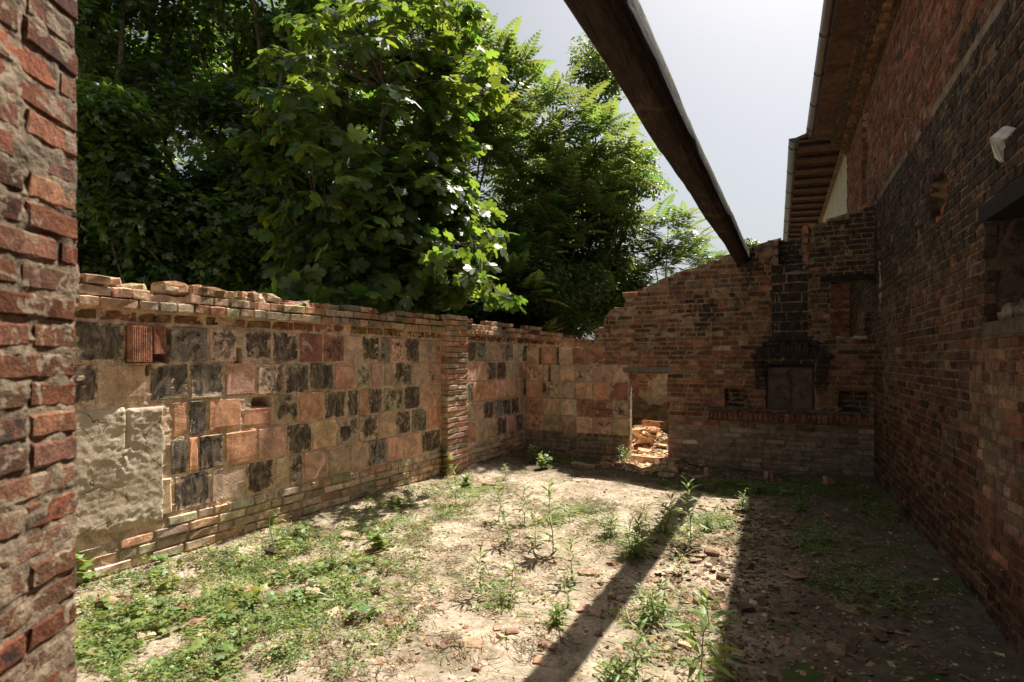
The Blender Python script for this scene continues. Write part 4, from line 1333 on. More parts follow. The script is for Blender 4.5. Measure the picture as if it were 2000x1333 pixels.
# ---- fig tree: rosettes of big lobed leaves at twig tips, the largest in view built one by one
ft = thing('fig_tree', 'fig tree with big lobed leaves leaning over the wall, sunlit on its far side', 'tree', (-5.55, 6.3, 0), 0, None)
fbase = np.array([-5.55, 6.3, 0])
tips = []
for _ in range(420):
    d = unit(rng.normal(0, 1, 3)); r = rng.uniform(.35, 1) ** .45
    tips.append(np.array([-5.15, 6.15, 4.35]) + d * r * np.array([1.35, 1.75, 2.35]))
for _ in range(130):
    d = unit(rng.normal(0, 1, 3)); r = rng.uniform(.35, 1) ** .45
    tips.append(np.array([-4.75, 6.95, 5.9]) + d * r * np.array([1.2, 1.2, 1.7]))
for _ in range(170):
    d = unit(rng.normal(0, 1, 3)); r = rng.uniform(.3, 1) ** .45
    tips.append(np.array([-4.60, 6.85, 3.45]) + d * r * np.array([.95, 1.0, 1.15]))
for _ in range(90):
    d = unit(rng.normal(0, 1, 3)); r = rng.uniform(.3, 1) ** .45
    tips.append(np.array([-5.2, 5.9, 3.1]) + d * r * np.array([.85, 1.1, .85]))
for _ in range(46):     # the low boughs over the coping
    p = at_depth(rng.uniform(520, 990), rng.uniform(455, 590), rng.uniform(6.6, 7.7)); tips.append(p)
for u, v, t_ in ((555, 575, 6.2), (600, 585, 6.3), (640, 580, 6.25), (690, 575, 6.4), (720, 570, 6.5), (590, 540, 6.3), (1010, 590, 9.0), (985, 575, 9.2), (475, 265, 6.9), (500, 285, 6.9), (560, 330, 6.8), (545, 270, 6.9)):
    for _ in range(2): tips.append(at_depth(u + rng.uniform(-10, 10), v + rng.uniform(-8, 8), t_))
tips = np.array(tips)
mb = MB(); fk = np.array([.15, -.05, 1.7])
limb(mb, (0, 0, 0), fk, .11, .08, .05, 8, 8)
obj('trunk', mb.mesh('trunk', True), M['bark'], ft)
mb = MB()
mains = []
for tgt in ((.3, -1.0, 3.4), (.5, .4, 4.2), (-.3, .2, 4.8), (1.0, .6, 5.6), (.9, .9, 3.2), (.6, -.3, 2.7), (-.6, -.9, 4.2), (1.1, -.7, 5.0)):
    mains.append(limb(mb, fk, tgt, .055, .018, .12, 10, 6))
allm = np.vstack(mains)
for p in tips:
    q_ = p - fbase; dd = np.linalg.norm(allm - q_, axis=1); a = allm[np.argmin(dd)]
    if dd.min() < 2.2: limb(mb, a, q_, .012, .004, .16, 5, 4)
obj('limbs', mb.mesh('limbs', True), M['bark'], ft, kind='stuff')
P, Nn, Yd = [], [], []
for p in tips:
    k = rng.integers(5, 8); a0 = rng.uniform(0, 6.28)
    out = unit(p - (fbase + np.array([.4, 0, 3.4])))
    for i in range(k):
        a = a0 + i * 2.4
        rd = np.array([math.cos(a), math.sin(a), rng.uniform(-1.0, .15)])
        P.append(p + unit(rd) * rng.uniform(.03, .09) + np.array([0, 0, rng.uniform(-.06, .04)]))
        Yd.append(rd); Nn.append(unit(np.array([0, 0, .55]) + out * .75 + rd * .35 + rng.normal(0, .38, 3)))
P, Nn, Yd = map(np.array, (P, Nn, Yd))
Yd = unit(Yd); Nn = unit(Nn - Yd * (Nn * Yd).sum(1)[:, None])
Rm = frames(Yd, Nn); sz = rng.uniform(.13, .24, len(P)); tn = leaf_tints(len(P), .6, 1.5)
fwd = P[:, 0] * -math.sin(YAW) + P[:, 1] * math.cos(YAW); rgt = P[:, 0] * math.cos(YAW) + P[:, 1] * math.sin(YAW)
uu, vv = 1000 + FPX * rgt / fwd, HORIZON - FPX * (P[:, 2] - EYE) / fwd
vis = (uu > 150) & (uu < 1990) & (vv > 5)
order = np.argsort(np.where(vis, fwd / sz, 1e6))
near, far_ = order[:290], order[290:]
figm = [mesh_np('leaf', fan(sym([(x_ * (1 - .06 * k), y_) for x_, y_ in FIGO]), (0, .32), .12 + .10 * k, .2 + .18 * k)[0], None, FIG[1]) for k in range(3)]
for i_ in near:
    Mx = Matrix(Rm[i_].tolist()).to_euler()
    obj('leaf', figm[int(rng.integers(3))], M['fig'], ft, tuple(P[i_] - fbase), Mx, (sz[i_],) * 3, (*tn[i_], 1))
V, T, K = scatter(FIG, P[far_] - fbase, Rm[far_], sz[far_], tn[far_])
obj('leaves', mesh_np('leaves', V, None, T, K), M['fig'], ft, kind='stuff')


# ---- ailanthus: whorls of long pinnate fronds
FR = [frond(8 + k, k) for k in range(4)]
FRm = [mesh_np('frond', f[0], None, f[1]) for f in FR]


def ailanthus(label, base, tips, fl=(.55, .8), per=(8, 12)):
    t = thing('ailanthus_tree', label, 'tree', base, 0, 'ailanthus trees')
    b0 = np.array(base, float); tips = np.array(tips); n0 = len(tips)
    low = tips[rng.integers(0, n0, int(n0 * 1.3))] + rng.normal(0, .3, (int(n0 * 1.3), 3)) + np.array([0, 0, -.45])
    tips = np.vstack([tips, low])
    cen = tips.mean(0) - b0
    mb = MB(); fk = np.array([cen[0] * .4, cen[1] * .4, cen[2] * .45])
    limb(mb, (0, 0, 0), fk, .09, .06, .03, 8, 8); obj('trunk', mb.mesh('trunk', True), M['bark'], t)
    mb = MB()
    for p in tips[:n0:3]: limb(mb, fk, p - b0, .03, .007, .10, 8, 5)
    obj('limbs', mb.mesh('limbs', True), M['bark'], t, kind='stuff')
    n_ = 0
    Vr = []
    for pi_, p in enumerate(tips):
        top = 1.3 if pi_ < n0 else .95
        k = int(rng.integers(*per)); a0 = rng.uniform(0, 6.28)
        for i in range(k):
            a = a0 + i * 2.399; el = rng.uniform(-.25, .95)
            yd = np.array([math.cos(a) * math.cos(el), math.sin(a) * math.cos(el), math.sin(el)])
            Rq = frames(yd[None], np.array([[0, 0, 1.0]]))[0]
            L = rng.uniform(*fl) * top; tn_ = leaf_tints(1, .8, 1.35)[0]
            if n_ < 290:
                obj('frond', FRm[int(rng.integers(4))], M['ail'], t, tuple(p - b0), Matrix(Rq.tolist()).to_euler(), (L,) * 3, (*tn_, 1))
            else:
                Vr.append((p - b0, Rq, L, tn_))
            n_ += 1
    if Vr:
        V, T, K = scatter(FR[0], np.array([v[0] for v in Vr]), np.array([v[1] for v in Vr]), np.array([v[2] for v in Vr]), np.array([v[3] for v in Vr]))
        obj('far_fronds', mesh_np('far_fronds', V, None, T, K), M['ail'], t, kind='stuff')


def tipset(lst, jit=8):
    return [at_depth(u + rng.uniform(-jit, jit), v + rng.uniform(-jit, jit), t) for u, v, t in lst]
t1 = tipset([(1080, 200, 12.2), (1055, 190, 12.4), (1120, 215, 12), (1010, 215, 12.5), (1150, 250, 12), (1190, 250, 12.2), (1215, 300, 11.8), (1240, 330, 11.9), (1180, 310, 11.6), (1100, 290, 11.6), (1040, 270, 11.8), (990, 290, 11.6), (1140, 340, 11.6), (1060, 350, 11.4), (1000, 350, 11.6), (1230, 370, 12.2), (1100, 400, 11.4), (1170, 400, 11.6), (1030, 420, 11.4), (1120, 460, 11.5), (980, 400, 11.5), (1060, 500, 11.6), (1000, 560, 10.6), (1040, 590, 10.6), (980, 500, 11)])
ailanthus('tall ailanthus in front of the sky, its fronds reaching toward the beam', (-4.9, 11.3, 0), t1)
t2 = tipset([(850, 40, 10.5), (820, 20, 10.4), (900, 100, 10.8), (940, 95, 11), (975, 110, 11.2), (1000, 150, 11.2), (930, 150, 10.8), (880, 130, 10.6), (900, 190, 10.6), (950, 190, 10.8), (995, 205, 11), (860, 90, 10.4), (920, 240, 10.7), (960, 250, 10.9), (880, 230, 10.4), (940, 300, 10.9), (800, -40, 10.4), (850, -30, 10.6), (760, 10, 10.6)])
ailanthus('ailanthus showing above the fig tree, fronds against the pale sky', (-6.0, 9.6, 0), t2)
t3 = tipset([(1225, 450, 14.2), (1255, 435, 14.2), (1285, 430, 14), (1310, 435, 14), (1335, 450, 14.2), (1350, 475, 14.2), (1260, 470, 13.8), (1300, 475, 13.8), (1330, 500, 13.8), (1235, 500, 13.8), (1280, 510, 13.6), (1250, 540, 13.6), (1365, 505, 14.5), (1385, 515, 14.6), (1215, 530, 13.6), (1310, 525, 13.8)], 5)
ailanthus('small ailanthus just beyond the sloping brick wall', (-2.9, 13.6, 0), t3, (.45, .65))


# ---- tall weeds standing on the courtyard floor
def weed(label, u, v, hpx, kind=0, lean=0, group='tall weeds on the courtyard floor', nearparts=False, shade=1.0):
    x, y = on_ground(u, v)
    z = float(gh(x, y))
    f = -math.sin(YAW) * x + math.cos(YAW) * y
    h = hpx * f / FPX
    t = thing('weed_plant', label, 'plant', (x, y, z - .01), rng.uniform(0, 6.28), group)
    stems = 1 if kind < 2 else (5 if kind == 2 else 3)
    mb = MB(); P, Y, Nn, S_ = [], [], [], []
    for q_ in range(stems):
        a = rng.uniform(0, 6.28); sp = 0 if stems == 1 else rng.uniform(.05, .35) * h
        hh = h if stems == 1 else h * rng.uniform(.55, 1)
        b = np.array([math.cos(a) * sp, math.sin(a) * sp, 0]) * .5
        e = b * 2 + np.array([rng.normal(0, .05) * hh, rng.normal(0, .05) * hh, hh])
        Pp = limb(mb, b, e, .0035 + .003 * h, .0015, .04, 8, 5)
        nl = int(10 + 34 * hh) if kind != 1 else int(14 + 26 * hh)
        if kind == 3: nl = int(nl * .7)
        for i in range(nl):
            tt_ = .08 + .92 * (i + .5) / nl
            p = Pp[min(7, int(tt_ * 7))] * (1 - (tt_ * 7) % 1) + Pp[min(7, int(tt_ * 7) + 1)] * ((tt_ * 7) % 1)
            an = i * 2.4 + rng.normal(0, .2); el = .15 + .75 * tt_ ** 2 + rng.normal(0, .15)
            P.append(p); Y.append((math.cos(an) * math.cos(el), math.sin(an) * math.cos(el), math.sin(el)))
            Nn.append((0, 0, 1)); S_.append((.045 + .10 * math.sin(math.pi * (.15 + .75 * tt_)) * rng.uniform(.7, 1.2)) * min(1.25, .5 + hh * 1.2) * (1.25 if kind == 1 else 1.05))
    obj('stem', mb.mesh('stem', True), M['stem'], t)
    P, Y, Nn, S_ = map(np.array, (P, Y, Nn, S_))
    Rm = frames(Y + 1e-3, Nn + rng.normal(0, .15, Nn.shape)); tn = leaf_tints(len(P), .75, 1.25) * shade
    tm = LANCE if kind != 3 else MAP
    if nearparts:
        me = mesh_np('leaf', tm[0], None, tm[1])
        for i in range(len(P)): obj('leaf', me, M['weed'], t, tuple(P[i]), Matrix(Rm[i].tolist()).to_euler(), (S_[i],) * 3, (*tn[i], 1))
    else:
        V, T, K = scatter(tm, P, Rm, S_, tn)
        obj('foliage', mesh_np('foliage', V, None, T, K), M['weed'], t, kind='stuff')
    return t


W_ = [
 ('bright leafy weed rooted against the foot of the wall pier', 862, 935, 62, 3),
 ('upright weed in front of the wall pier, first of the sunny row', 893, 990, 78, 0),
 ('tall narrow weed on bare sand right of the pier', 975, 1020, 82, 0),
 ('tallest weed in the middle of the sunlit sand', 1080, 1080, 145, 0),
 ('slim weed just left of the tallest middle one', 1026, 1025, 85, 0),
 ('lower leafy weed beside the tallest middle one', 1045, 1068, 66, 0),
 ('thin pale weed left of the middle group', 990, 1068, 62, 0),
 ('small weed right of the tallest middle one', 1112, 1020, 40, 0),
 ('twin-stemmed weed above the dry scrub patch', 943, 1165, 92, 0),
 ('weed standing right of the twin-stemmed one over dry scrub', 1003, 1170, 78, 0),
 ('bare thin stalk on the sand before the plank shadow', 1120, 1130, 92, 0),
 ('short weed at the edge of the pink shards', 1107, 1185, 56, 0),
 ('bushy clump of weeds where the beam shadow begins', 1285, 1045, 92, 2),
 ('lower bushy clump left of the beam shadow', 1235, 1085, 78, 2),
 ('dark leafy weed clump spreading left of the bushy ones', 1195, 1050, 50, 2),
 ('tallest weed right of the beam shadow, full of leaves', 1350, 1068, 125, 0),
 ('feathery low weed in the shade edge near the back', 1448, 1003, 38, 2),
 ('small weed in full shade beneath the oven wall', 1565, 1003, 26, 2),
 ('weed in shade behind the feathery one', 1472, 975, 24, 0),
 ('weed inside the beam shadow with broad base leaves', 1268, 1215, 66, 2),
 ('weed at the beam shadow edge beside the pale stone', 1297, 1192, 60, 0),
 ('big long-leaved weed at the bottom of the picture', 1362, 1345, 190, 1),
 ('weed in front of the beam shadow at the bottom edge', 1243, 1330, 120, 0),
 ('weed between the big long-leaved one and the house shade', 1412, 1310, 88, 0),
 ('spreading weed at the very bottom inside the beam shadow', 1200, 1345, 60, 2),
 ('weed pressed against the brick plinth of the block wall', 541, 1000, 66, 0),
 ('second weed against the plinth, further along', 624, 985, 48, 0),
 ('leafy clump against the plinth below the first wall weed', 520, 1040, 50, 3),
 ('weed growing by the corner of the cross wall', 1040, 905, 40, 2),
 ('leafy clump in front of the cross wall', 1062, 915, 32, 3),
 ('small weed at the foot of the door jamb', 1218, 905, 40, 2),
 ('small sprig on the sand toward the back', 985, 935, 30, 0),
 ('low sprig in front of the pier', 905, 955, 34, 3),
 ('leafy plant squeezed between near pillar and wall', 172, 1150, 70, 3),
 ('weed in the debris strip by the house shade', 1330, 1120, 40, 0),
 ('low weed amid the roof debris', 1385, 1040, 36, 2),
 ('small weed beside the red shard', 1090, 1225, 40, 2),
 ('weed halfway down the left side of the sand', 740, 1075, 48, 3),
]
for i_, (lb_, u, v, hp, kd) in enumerate(W_):
    weed(lb_, u, v, hp, kd, nearparts=(hp >= 120), shade=1.0)
# curled dry stalk
x, y = on_ground(536, 1090)
mb = MB(); mb.tube([(0, 0, 0), (-.01, 0, .12), (-.05, -.01, .26), (-.03, -.02, .35), (.03, -.03, .38), (.09, -.03, .36)], [.006, .005, .004, .004, .003, .002], 5)
o = obj('dry_stalk', mb.mesh('dry_stalk', True), M['cord']); o.location = (x, y, float(gh(x, y)))
tag(o, 'pale dry stalk curling over beside the leaning grey slab', 'stalk')


# ---- ground cover
def blob(x, y, lst):
    m_ = np.zeros_like(x)
    for (u, v, rx, ry, w) in lst:
        cx_, cy_ = on_ground(u, v)
        m_ = np.maximum(m_, w * np.exp(-(((x - cx_) / rx) ** 2 + ((y - cy_) / ry) ** 2)))
    return m_
green = [(250, 1260, .55, .7, 1), (420, 1200, .6, .6, .9), (330, 1150, .7, .5, .9), (560, 1180, .6, .5, .8), (470, 1120, .5, .5, .8), (650, 1120, .5, .45, .75), (720, 1060, .5, .5, .6),
         (600, 1060, .35, .35, .8), (200, 1320, .5, .5, 1), (420, 1310, .4, .3, .7), (560, 1280, .35, .3, .6), (780, 1000, .5, .5, .35), (900, 960, .6, .5, .4), (870, 1000, .3, .3, .5), (1130, 1010, .35, .35, .6),
         (1240, 1050, .35, .4, .6), (930, 1150, .25, .2, .55), (1000, 1180, .3, .2, .35), (1400, 1030, .25, .4, .6), (1300, 1200, .25, .3, .45), (1060, 1260, .2, .2, .3), (1080, 900, .5, .25, .7), (1200, 900, .25, .2, .5),
         (1450, 960, .8, .35, .75), (1600, 960, .6, .4, .7), (1600, 1060, .3, .4, .4), (1700, 1000, .25, .5, .5), (1700, 1150, .3, .5, .4), (750, 1230, .25, .25, .35), (660, 1230, .3, .3, .4), (1270, 1320, .2, .2, .5)]


def cover(n_, tm, size, lst, thr, name, label, mat, tall=.05, lo=.7, hi=1.3, seed=0, dark=1):
    x = rng.uniform(-4.25, 1.15, n_ * 9); y = rng.uniform(1.6, 8.75, n_ * 9)
    p = blob(x, y, lst) * (.05 + 1.5 * sstep(.45, .62, fbm(x / .18, y / .18, 600 + seed, 4)))
    k = np.nonzero((rng.random(len(x)) < p) & (p > thr) & (x > -4.40 + .06 * y))[0][:n_]
    x, y = x[k], y[k]; m_ = len(x)
    # five leaves to a sprig
    q_ = 4
    X = np.repeat(x, q_) + rng.normal(0, .022, m_ * q_); Yy = np.repeat(y, q_) + rng.normal(0, .022, m_ * q_)
    Z = gh(X, Yy) + rng.uniform(.004, tall, m_ * q_) * np.repeat(rng.uniform(.4, 1.3, m_), q_)
    a = rng.uniform(0, 6.28, m_ * q_)
    Yd = np.stack([np.cos(a), np.sin(a), rng.uniform(-.1, .6, m_ * q_)], 1)
    Nn = unit(np.array([0, 0, 1.0]) + rng.normal(0, .35, (m_ * q_, 3)))
    Rm = frames(Yd, Nn)
    sz = rng.uniform(.5, 1.5, m_ * q_) * size * np.repeat(rng.uniform(.7, 1.4, m_), q_)
    V, T, K = scatter(tm, np.stack([X, Yy, Z], 1), Rm, sz, np.repeat(leaf_tints(m_, lo, hi, .16), q_, 0) * dark)
    o = obj(name, mesh_np(name, V, None, T, K), mat, kind='stuff'); o["label"] = label
    return o


cover(12500, OVAL, .016, green, .10, 'ground_cover', 'small-leaved creeping green weeds in patches over the sandy ground', M['weed'], .05, .6, 1.2)
cover(1000, MAP, .045, green[:12] + green[23:24], .35, 'creeping_plants', 'broader-leaved creepers at the foot of the block wall', M['weed'], .10, .55, 1.15, 3)
BL = (np.array([(-.03, 0, 0), (.03, 0, 0), (.05, .6, -.02), (0, 1, -.12)]), np.array([(0, 1, 2), (0, 2, 3)]))
alld = [(u, v, rx * 1.8, ry * 1.8, min(1, w * 1.1)) for u, v, rx, ry, w in green] + [(900, 1060, 1.2, 1.0, .4), (820, 1220, .5, .3, .9), (720, 1180, .5, .3, .7), (1000, 1100, .8, .5, .4), (1200, 1250, .6, .5, .3)]
cover(10500, BL, .045, alld, .05, 'dry_grass', 'dry straw-coloured grass and stubble scattered over the sand', M['dry'], .02, .35, 1.15, 5)
cover(2200, BL, .075, green, .12, 'grass', 'thin green grass blades among the weeds', M['weed'], .04, .8, 1.3, 9)


# ---- rubble chips on the floor
def chips(n_, lst, size, name, label, cols, thr=.02, flat=.35, area=(-4.25, 1.15, 1.6, 8.75), z0=0):
    x = rng.uniform(area[0], area[1], n_ * 6); y = rng.uniform(area[2], area[3], n_ * 6)
    p = blob(x, y, lst) if lst else np.ones_like(x)
    k = np.nonzero((rng.random(len(x)) < p) & (p > thr))[0][:n_]
    x, y = x[k], y[k]; m_ = len(x)
    box = np.array([(a, b, c) for a in (-.5, .5) for b in (-.5, .5) for c in (-.5, .5)])
    V = np.repeat(box[None], m_, 0) * (1 + rng.normal(0, .22, (m_, 8, 3)))
    s_ = np.exp(rng.normal(0, .55, m_)) * size
    V = V * np.stack([s_ * rng.uniform(.7, 1.6, m_), s_ * rng.uniform(.5, 1.1, m_), s_ * flat * rng.uniform(.5, 1.4, m_)], 1)[:, None, :]
    a = rng.uniform(0, 6.28, m_)
    Yd = np.stack([np.cos(a), np.sin(a), rng.normal(0, .22, m_)], 1)
    Rm = frames(Yd, unit(np.array([0, 0, 1.0]) + rng.normal(0, .25, (m_, 3))))
    V = np.einsum('nij,nvj->nvi', Rm, V) + np.stack([x, y, gh(x, y) + s_ * flat * .25 + z0], 1)[:, None]
    Q = np.array([(0, 1, 3, 2), (4, 6, 7, 5), (0, 4, 5, 1), (2, 3, 7, 6), (0, 2, 6, 4), (1, 5, 7, 3)])
    Q = Q[None] + (np.arange(m_) * 8)[:, None, None]
    c = np.array(cols)[rng.integers(0, len(cols), m_)] * rng.uniform(.7, 1.3, m_)[:, None]
    K = np.repeat(np.concatenate([c, np.ones((m_, 1))], 1), 8, 0)
    o = obj(name, mesh_np(name, V.reshape(-1, 3), Q.reshape(-1, 4), None, K), M['stone'], kind='stuff'); o["label"] = label
    return o


M['stone'].node_tree.nodes  # tinted stone
PAL = [(2.0, 1.7, 1.35), (1.7, 1.35, 1.0), (1.6, 1.0, .75), (1.2, 1.0, .8), (2.2, 2.0, 1.8), (1.8, 1.5, 1.2)]
DRK = [(.55, .42, .32), (.40, .30, .24), (.8, .6, .45), (.65, .50, .40), (1.1, .9, .7)]
chips(12000, None, .008, 'gravel', 'small crumbs of stone and brick strewn on the sand', PAL)
chips(1500, [(1000, 1150, 1.6, 1.2, 1), (500, 1150, 1.5, 1, .7)], .014, 'brick_crumbs', 'loose brick and mortar chips on the open sand', PAL)
chips(5200, [(1420, 1120, .42, 1.3, 1), (1460, 1030, .45, .8, 1), (1430, 1260, .35, .6, .9), (1560, 1180, .6, 1.2, .5), (1350, 1200, .3, .6, .5)], .020, 'roof_debris', 'dark flat flakes of old roofing strewn along the house shade', DRK, flat=.22)
chips(1500, [(1450, 935, 1.6, .22, 1), (1600, 945, .8, .2, 1)], .018, 'wall_debris', 'crumbled debris along the foot of the oven wall', [(1.2, 1.0, .8), (1, .6, .45), (1.6, 1.4, 1.2)])
chips(3200, [(1262, 905, .42, .45, 1), (1262, 850, .6, 1.0, 1), (1235, 880, .3, .4, .8), (1280, 930, .4, .25, .8)], .05, 'rubble', 'sunlit heap of broken tile and brick in the doorway', [(2.2, 1.8, 1.35), (2.0, 1.4, 1.0), (2.3, 2.0, 1.6), (1.8, 1.25, .9)], flat=.30, area=(-3.4, -.7, 7.9, 11.2))


# ---- larger pieces lying about, one by one
def shard(name, label, cat, u, v, wpx, size, rgb, tilt=(0, 0), rz=None, mat='stone', rough=.10, lift=.3, group='pieces of rubble on the courtyard floor', y=None):
    x, y_ = on_ground(u, v)
    f = -math.sin(YAW) * x + math.cos(YAW) * y_
    w = wpx * f / FPX
    g_ = np.random.default_rng(int(u * 7 + v))
    V, Q = brick_variant(int(u * 7 + v), 4, .10, .18, rough * .5)
    V = np.vstack([V]); V = V - (0, .5, 0)
    # back side closed
    ringn = 12
    m_ = len(V)
    back = list(range(m_ - (len(V) - 20), m_))
    T = [(back[0], back[i + 1], back[i]) for i in range(1, len(back) - 1)]
    me = mesh_np(name, V[:, [0, 2, 1]] * (1, 1, -1), Q[:, ::-1][:, [0, 1, 2, 3]], [t_[::-1] for t_ in T])
    L, W, H = w, w * size[0], w * size[1]
    o = obj(name, me, M[mat], None, (x, y_, float(gh(x, y_)) + H * lift), (tilt[0], tilt[1], rng.uniform(0, 6.28) if rz is None else rz), (L, W, H), (*rgb, 1 if mat == 'stone' else .05))
    tag(o, label, cat, group)
    return o


SH = [
 ('tile_fragment', 'pale ribbed tile piece lying tilted below the block wall', 'tile', 691, 1050, 50, (.55, .18), (1.9, 1.6, 1.3), (.15, .15), .5),
 ('stone_slab', 'grey slab leaning among weeds at the wall foot', 'slab', 548, 1085, 58, (.7, .12), (.9, .85, .8), (-.7, .2), .3),
 ('stone_block', 'pale square block half hidden in the green weeds', 'block', 618, 1160, 44, (.8, .45), (1.9, 1.6, 1.3), (.1, .2), .8),
 ('brick_piece', 'salmon red brick piece amid the green creepers', 'brick', 392, 1222, 46, (.6, .35), (1.7, .95, .72), (.1, -.1), .2),
 ('brick_piece', 'flat red shard above the salmon brick piece', 'brick', 476, 1160, 36, (.8, .3), (1.5, .9, .7), (.3, .1), 1.0),
 ('brick_piece', 'brown brick chunk left of the flat red shard', 'brick', 360, 1195, 30, (.7, .6), (1.1, .55, .4), (.2, .3), .9),
 ('mortar_lump', 'yellowish mortar lump near the pillar', 'rubble', 208, 1185, 34, (.7, .6), (1.7, 1.3, .8), (.2, .3), .4),
 ('brick_piece', 'pink brick flake between the red shard and grey slab', 'brick', 525, 1122, 34, (.6, .3), (1.8, 1.0, .75), (.2, .0), 2.0),
 ('tile_fragment', 'square ribbed tile fragment lying flat at the picture bottom', 'tile', 922, 1262, 44, (.8, .12), (1.9, 1.35, 1.0), (.02, .05), .3),
 ('brick_piece', 'pointed pink shard right of the square tile fragment', 'brick', 1070, 1266, 36, (.45, .3), (1.5, .95, .75), (.1, .1), .1),
 ('stone_slab', 'long pinkish slab touching the beam shadow', 'slab', 1152, 1196, 46, (.5, .16), (1.8, 1.3, 1.1), (.25, .05), .0),
 ('brick_piece', 'short red stub beside the beam shadow', 'brick', 1195, 1165, 16, (.6, .6), (1.2, .7, .5), (.1, .1), .3),
 ('tile_chip', 'bluish white chip of glazed tile on the sand', 'tile', 1096, 1117, 14, (.7, .15), (2.5, 2.6, 2.8), (.3, .2), .5),
 ('stone_slab', 'pale slab of stone left of the roofing debris', 'slab', 1150, 1120, 40, (.5, .2), (1.7, 1.4, 1.0), (.05, .05), .4),
 ('stone_slab', 'flat beige slab before the cross wall', 'slab', 1140, 915, 46, (.5, .2), (1.7, 1.35, 1.0), (.0, .1), .1),
 ('brick_piece', 'orange flat brick near the cross wall, alone', 'brick', 955, 948, 24, (.4, .25), (1.7, 1.1, .8), (.0, .1), .2),
 ('brick_piece', 'brick lying at the threshold of the low doorway', 'brick', 1215, 912, 32, (.4, .3), (1.7, 1.0, .7), (.0, .0), .2),
 ('stone_slab', 'reddish stone in the dark roofing debris', 'stone', 1390, 1085, 28, (.6, .4), (1.2, .75, .6), (.1, .1), .2),
 ('stone_block', 'round dark stone below the reddish stone', 'stone', 1409, 1132, 18, (.9, .8), (.8, .6, .45), (.1, .1), .2),
 ('stone_block', 'pale rounded stone in the weeds right of the beam shadow', 'stone', 1282, 1187, 34, (.7, .5), (1.8, 1.6, 1.35), (.1, .1), .2),
 ('stone_block', 'second pale stone right of the rounded one', 'stone', 1368, 1180, 26, (.6, .4), (1.7, 1.5, 1.25), (.2, .1), .6),
 ('brick_piece', 'brown cylinder-like brick stub on the dry sand', 'brick', 1275, 1258, 22, (.5, .5), (1.4, .9, .6), (.1, .1), 1.2),
 ('brick_piece', 'brown flat shard at the bottom centre', 'brick', 868, 1268, 26, (.7, .25), (1.1, .75, .55), (.1, .1), 1.2),
 ('stone_block', 'white crumbly lump in the green patch', 'stone', 285, 1240, 30, (.7, .5), (2.1, 1.9, 1.6), (.1, .1), 1.2),
 ('stone_block', 'pale lump low down near the pillar', 'stone', 180, 1275, 30, (.7, .5), (2.0, 1.7, 1.4), (.1, .1), .2),
 ('stone_block', 'buff stone between green patch and bare sand', 'stone', 538, 1282, 34, (.7, .4), (1.7, 1.45, 1.1), (.1, .1), .2),
 ('brick_piece', 'red pebble of brick at the bottom edge', 'brick', 930, 1312, 16, (.7, .6), (1.5, .85, .65), (.1, .1), .2),
 ('tile_fragment', 'thin pale board lying in the shade by the wall', 'tile', 1590, 965, 46, (.2, .08), (1.3, 1.1, .9), (.0, .0), .8),
 ('brick_piece', 'brown flat brick amid the middle weeds', 'brick', 1000, 1240, 26, (.6, .3), (1.5, .9, .65), (.1, .1), .7),
]
for (nm, lb_, ct_, u, v, w, sz_, rgb, tl, rz) in SH:
    mean = sum(rgb) / 3
    rgb = tuple((c_ * .7 + mean * .3) * .8 for c_ in rgb)
    shard(nm, lb_, ct_, u, v, w, sz_, rgb, tl, rz)
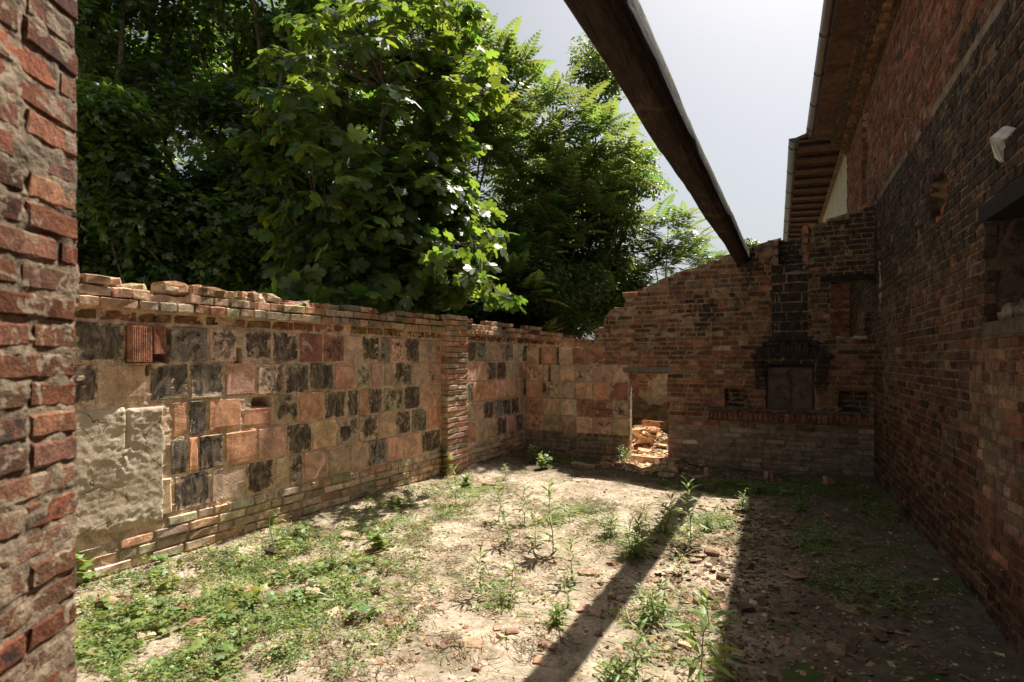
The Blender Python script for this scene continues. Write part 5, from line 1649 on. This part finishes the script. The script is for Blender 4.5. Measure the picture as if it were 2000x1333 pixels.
for lb_, u, v in (('standing half brick below the left niche, first of three', 1384, 930), ('standing half brick below the oven doors', 1501, 940), ('standing half brick below the right niche, last of three', 1617, 951)):
    x, y = on_ground(u, v)
    t = thing('half_brick', lb_, 'brick', (x, y, float(gh(x, y))), rng.uniform(-.1, .1), 'half bricks standing along the oven wall')
    V, Q = VAR[random.randrange(10)]
    obj('pale_half', mesh_np('pale_half', V, Q), M['stone'], t, (-.030, -.04, .055), (0, 0, 0), (.055, .09, .115), (1.8, 1.5, 1.45, 1))
    obj('red_half', mesh_np('red_half', V, Q), M['stone'], t, (.030, -.03, .045), (0, 0, 0), (.055, .08, .095), (1.6, .75, .5, 1))
# hollow tiles on the heap behind the doorway
hm = {}
def hollow_tile(label, u, v, tdist, rz, tilt, L=.34):
    p = at_depth(u, v, tdist)
    mb = MB(); w, h, th_ = .22, .13, .014
    for a, b in (((-w / 2, 0, 0), (w / 2, L, th_)), ((-w / 2, 0, h - th_), (w / 2, L, h)), ((-w / 2, 0, th_), (-w / 2 + th_, L, h - th_)), ((w / 2 - th_, 0, th_), (w / 2, L, h - th_)), ((-th_ / 2, 0, th_), (th_ / 2, L, h - th_)), ((-w / 2 + th_, 0, h / 2 - .006), (w / 2 - th_, L, h / 2 + .006))):
        mb.box(a, b)
    o = obj('hollow_tile', mb.mesh('hollow_tile'), M['stone'], None, tuple(p), (tilt[0], tilt[1], rz), None, (1.6, 1.15, .78, 1))
    tag(o, label, 'tile', 'hollow tiles on the rubble heap')
hollow_tile('broken hollow tile propped like a tent on the heap', 1243, 872, 9.7, .5, (.1, .35))
hollow_tile('hollow tile leaning at the doorway side of the heap', 1285, 880, 9.5, -.9, (.25, -.3), .4)
hollow_tile('hollow tile lying crosswise at the top of the heap', 1295, 838, 10.4, 1.2, (.0, .1), .4)
hollow_tile('flat hollow tile in shade behind the heap', 1262, 838, 10.8, .1, (.05, .2))

# thin cord slung between the wall blocks and the door jamb
a = BW.at(1150, 796); b = BW.at(1219, 801)
mb = MB(); mb.tube([(a[0] + (b[0] - a[0]) * t_, 8.775, a[1] + (b[1] - a[1]) * t_ - .02 * math.sin(t_ * math.pi)) for t_ in np.linspace(0, 1, 8)], .0035, 5)
tag(obj('cord', mb.mesh('cord'), simple('blue_cord', (.03, .05, .09), (.05, .08, .13), 20)), 'thin dark blue cord stretched across the orange block wall', 'cord')
print("OBJECT COUNT", len(bpy.data.objects), "TRIS", sum(len(o.data.loops) - 2 * len(o.data.polygons) for o in bpy.data.objects if o.type == 'MESH'))
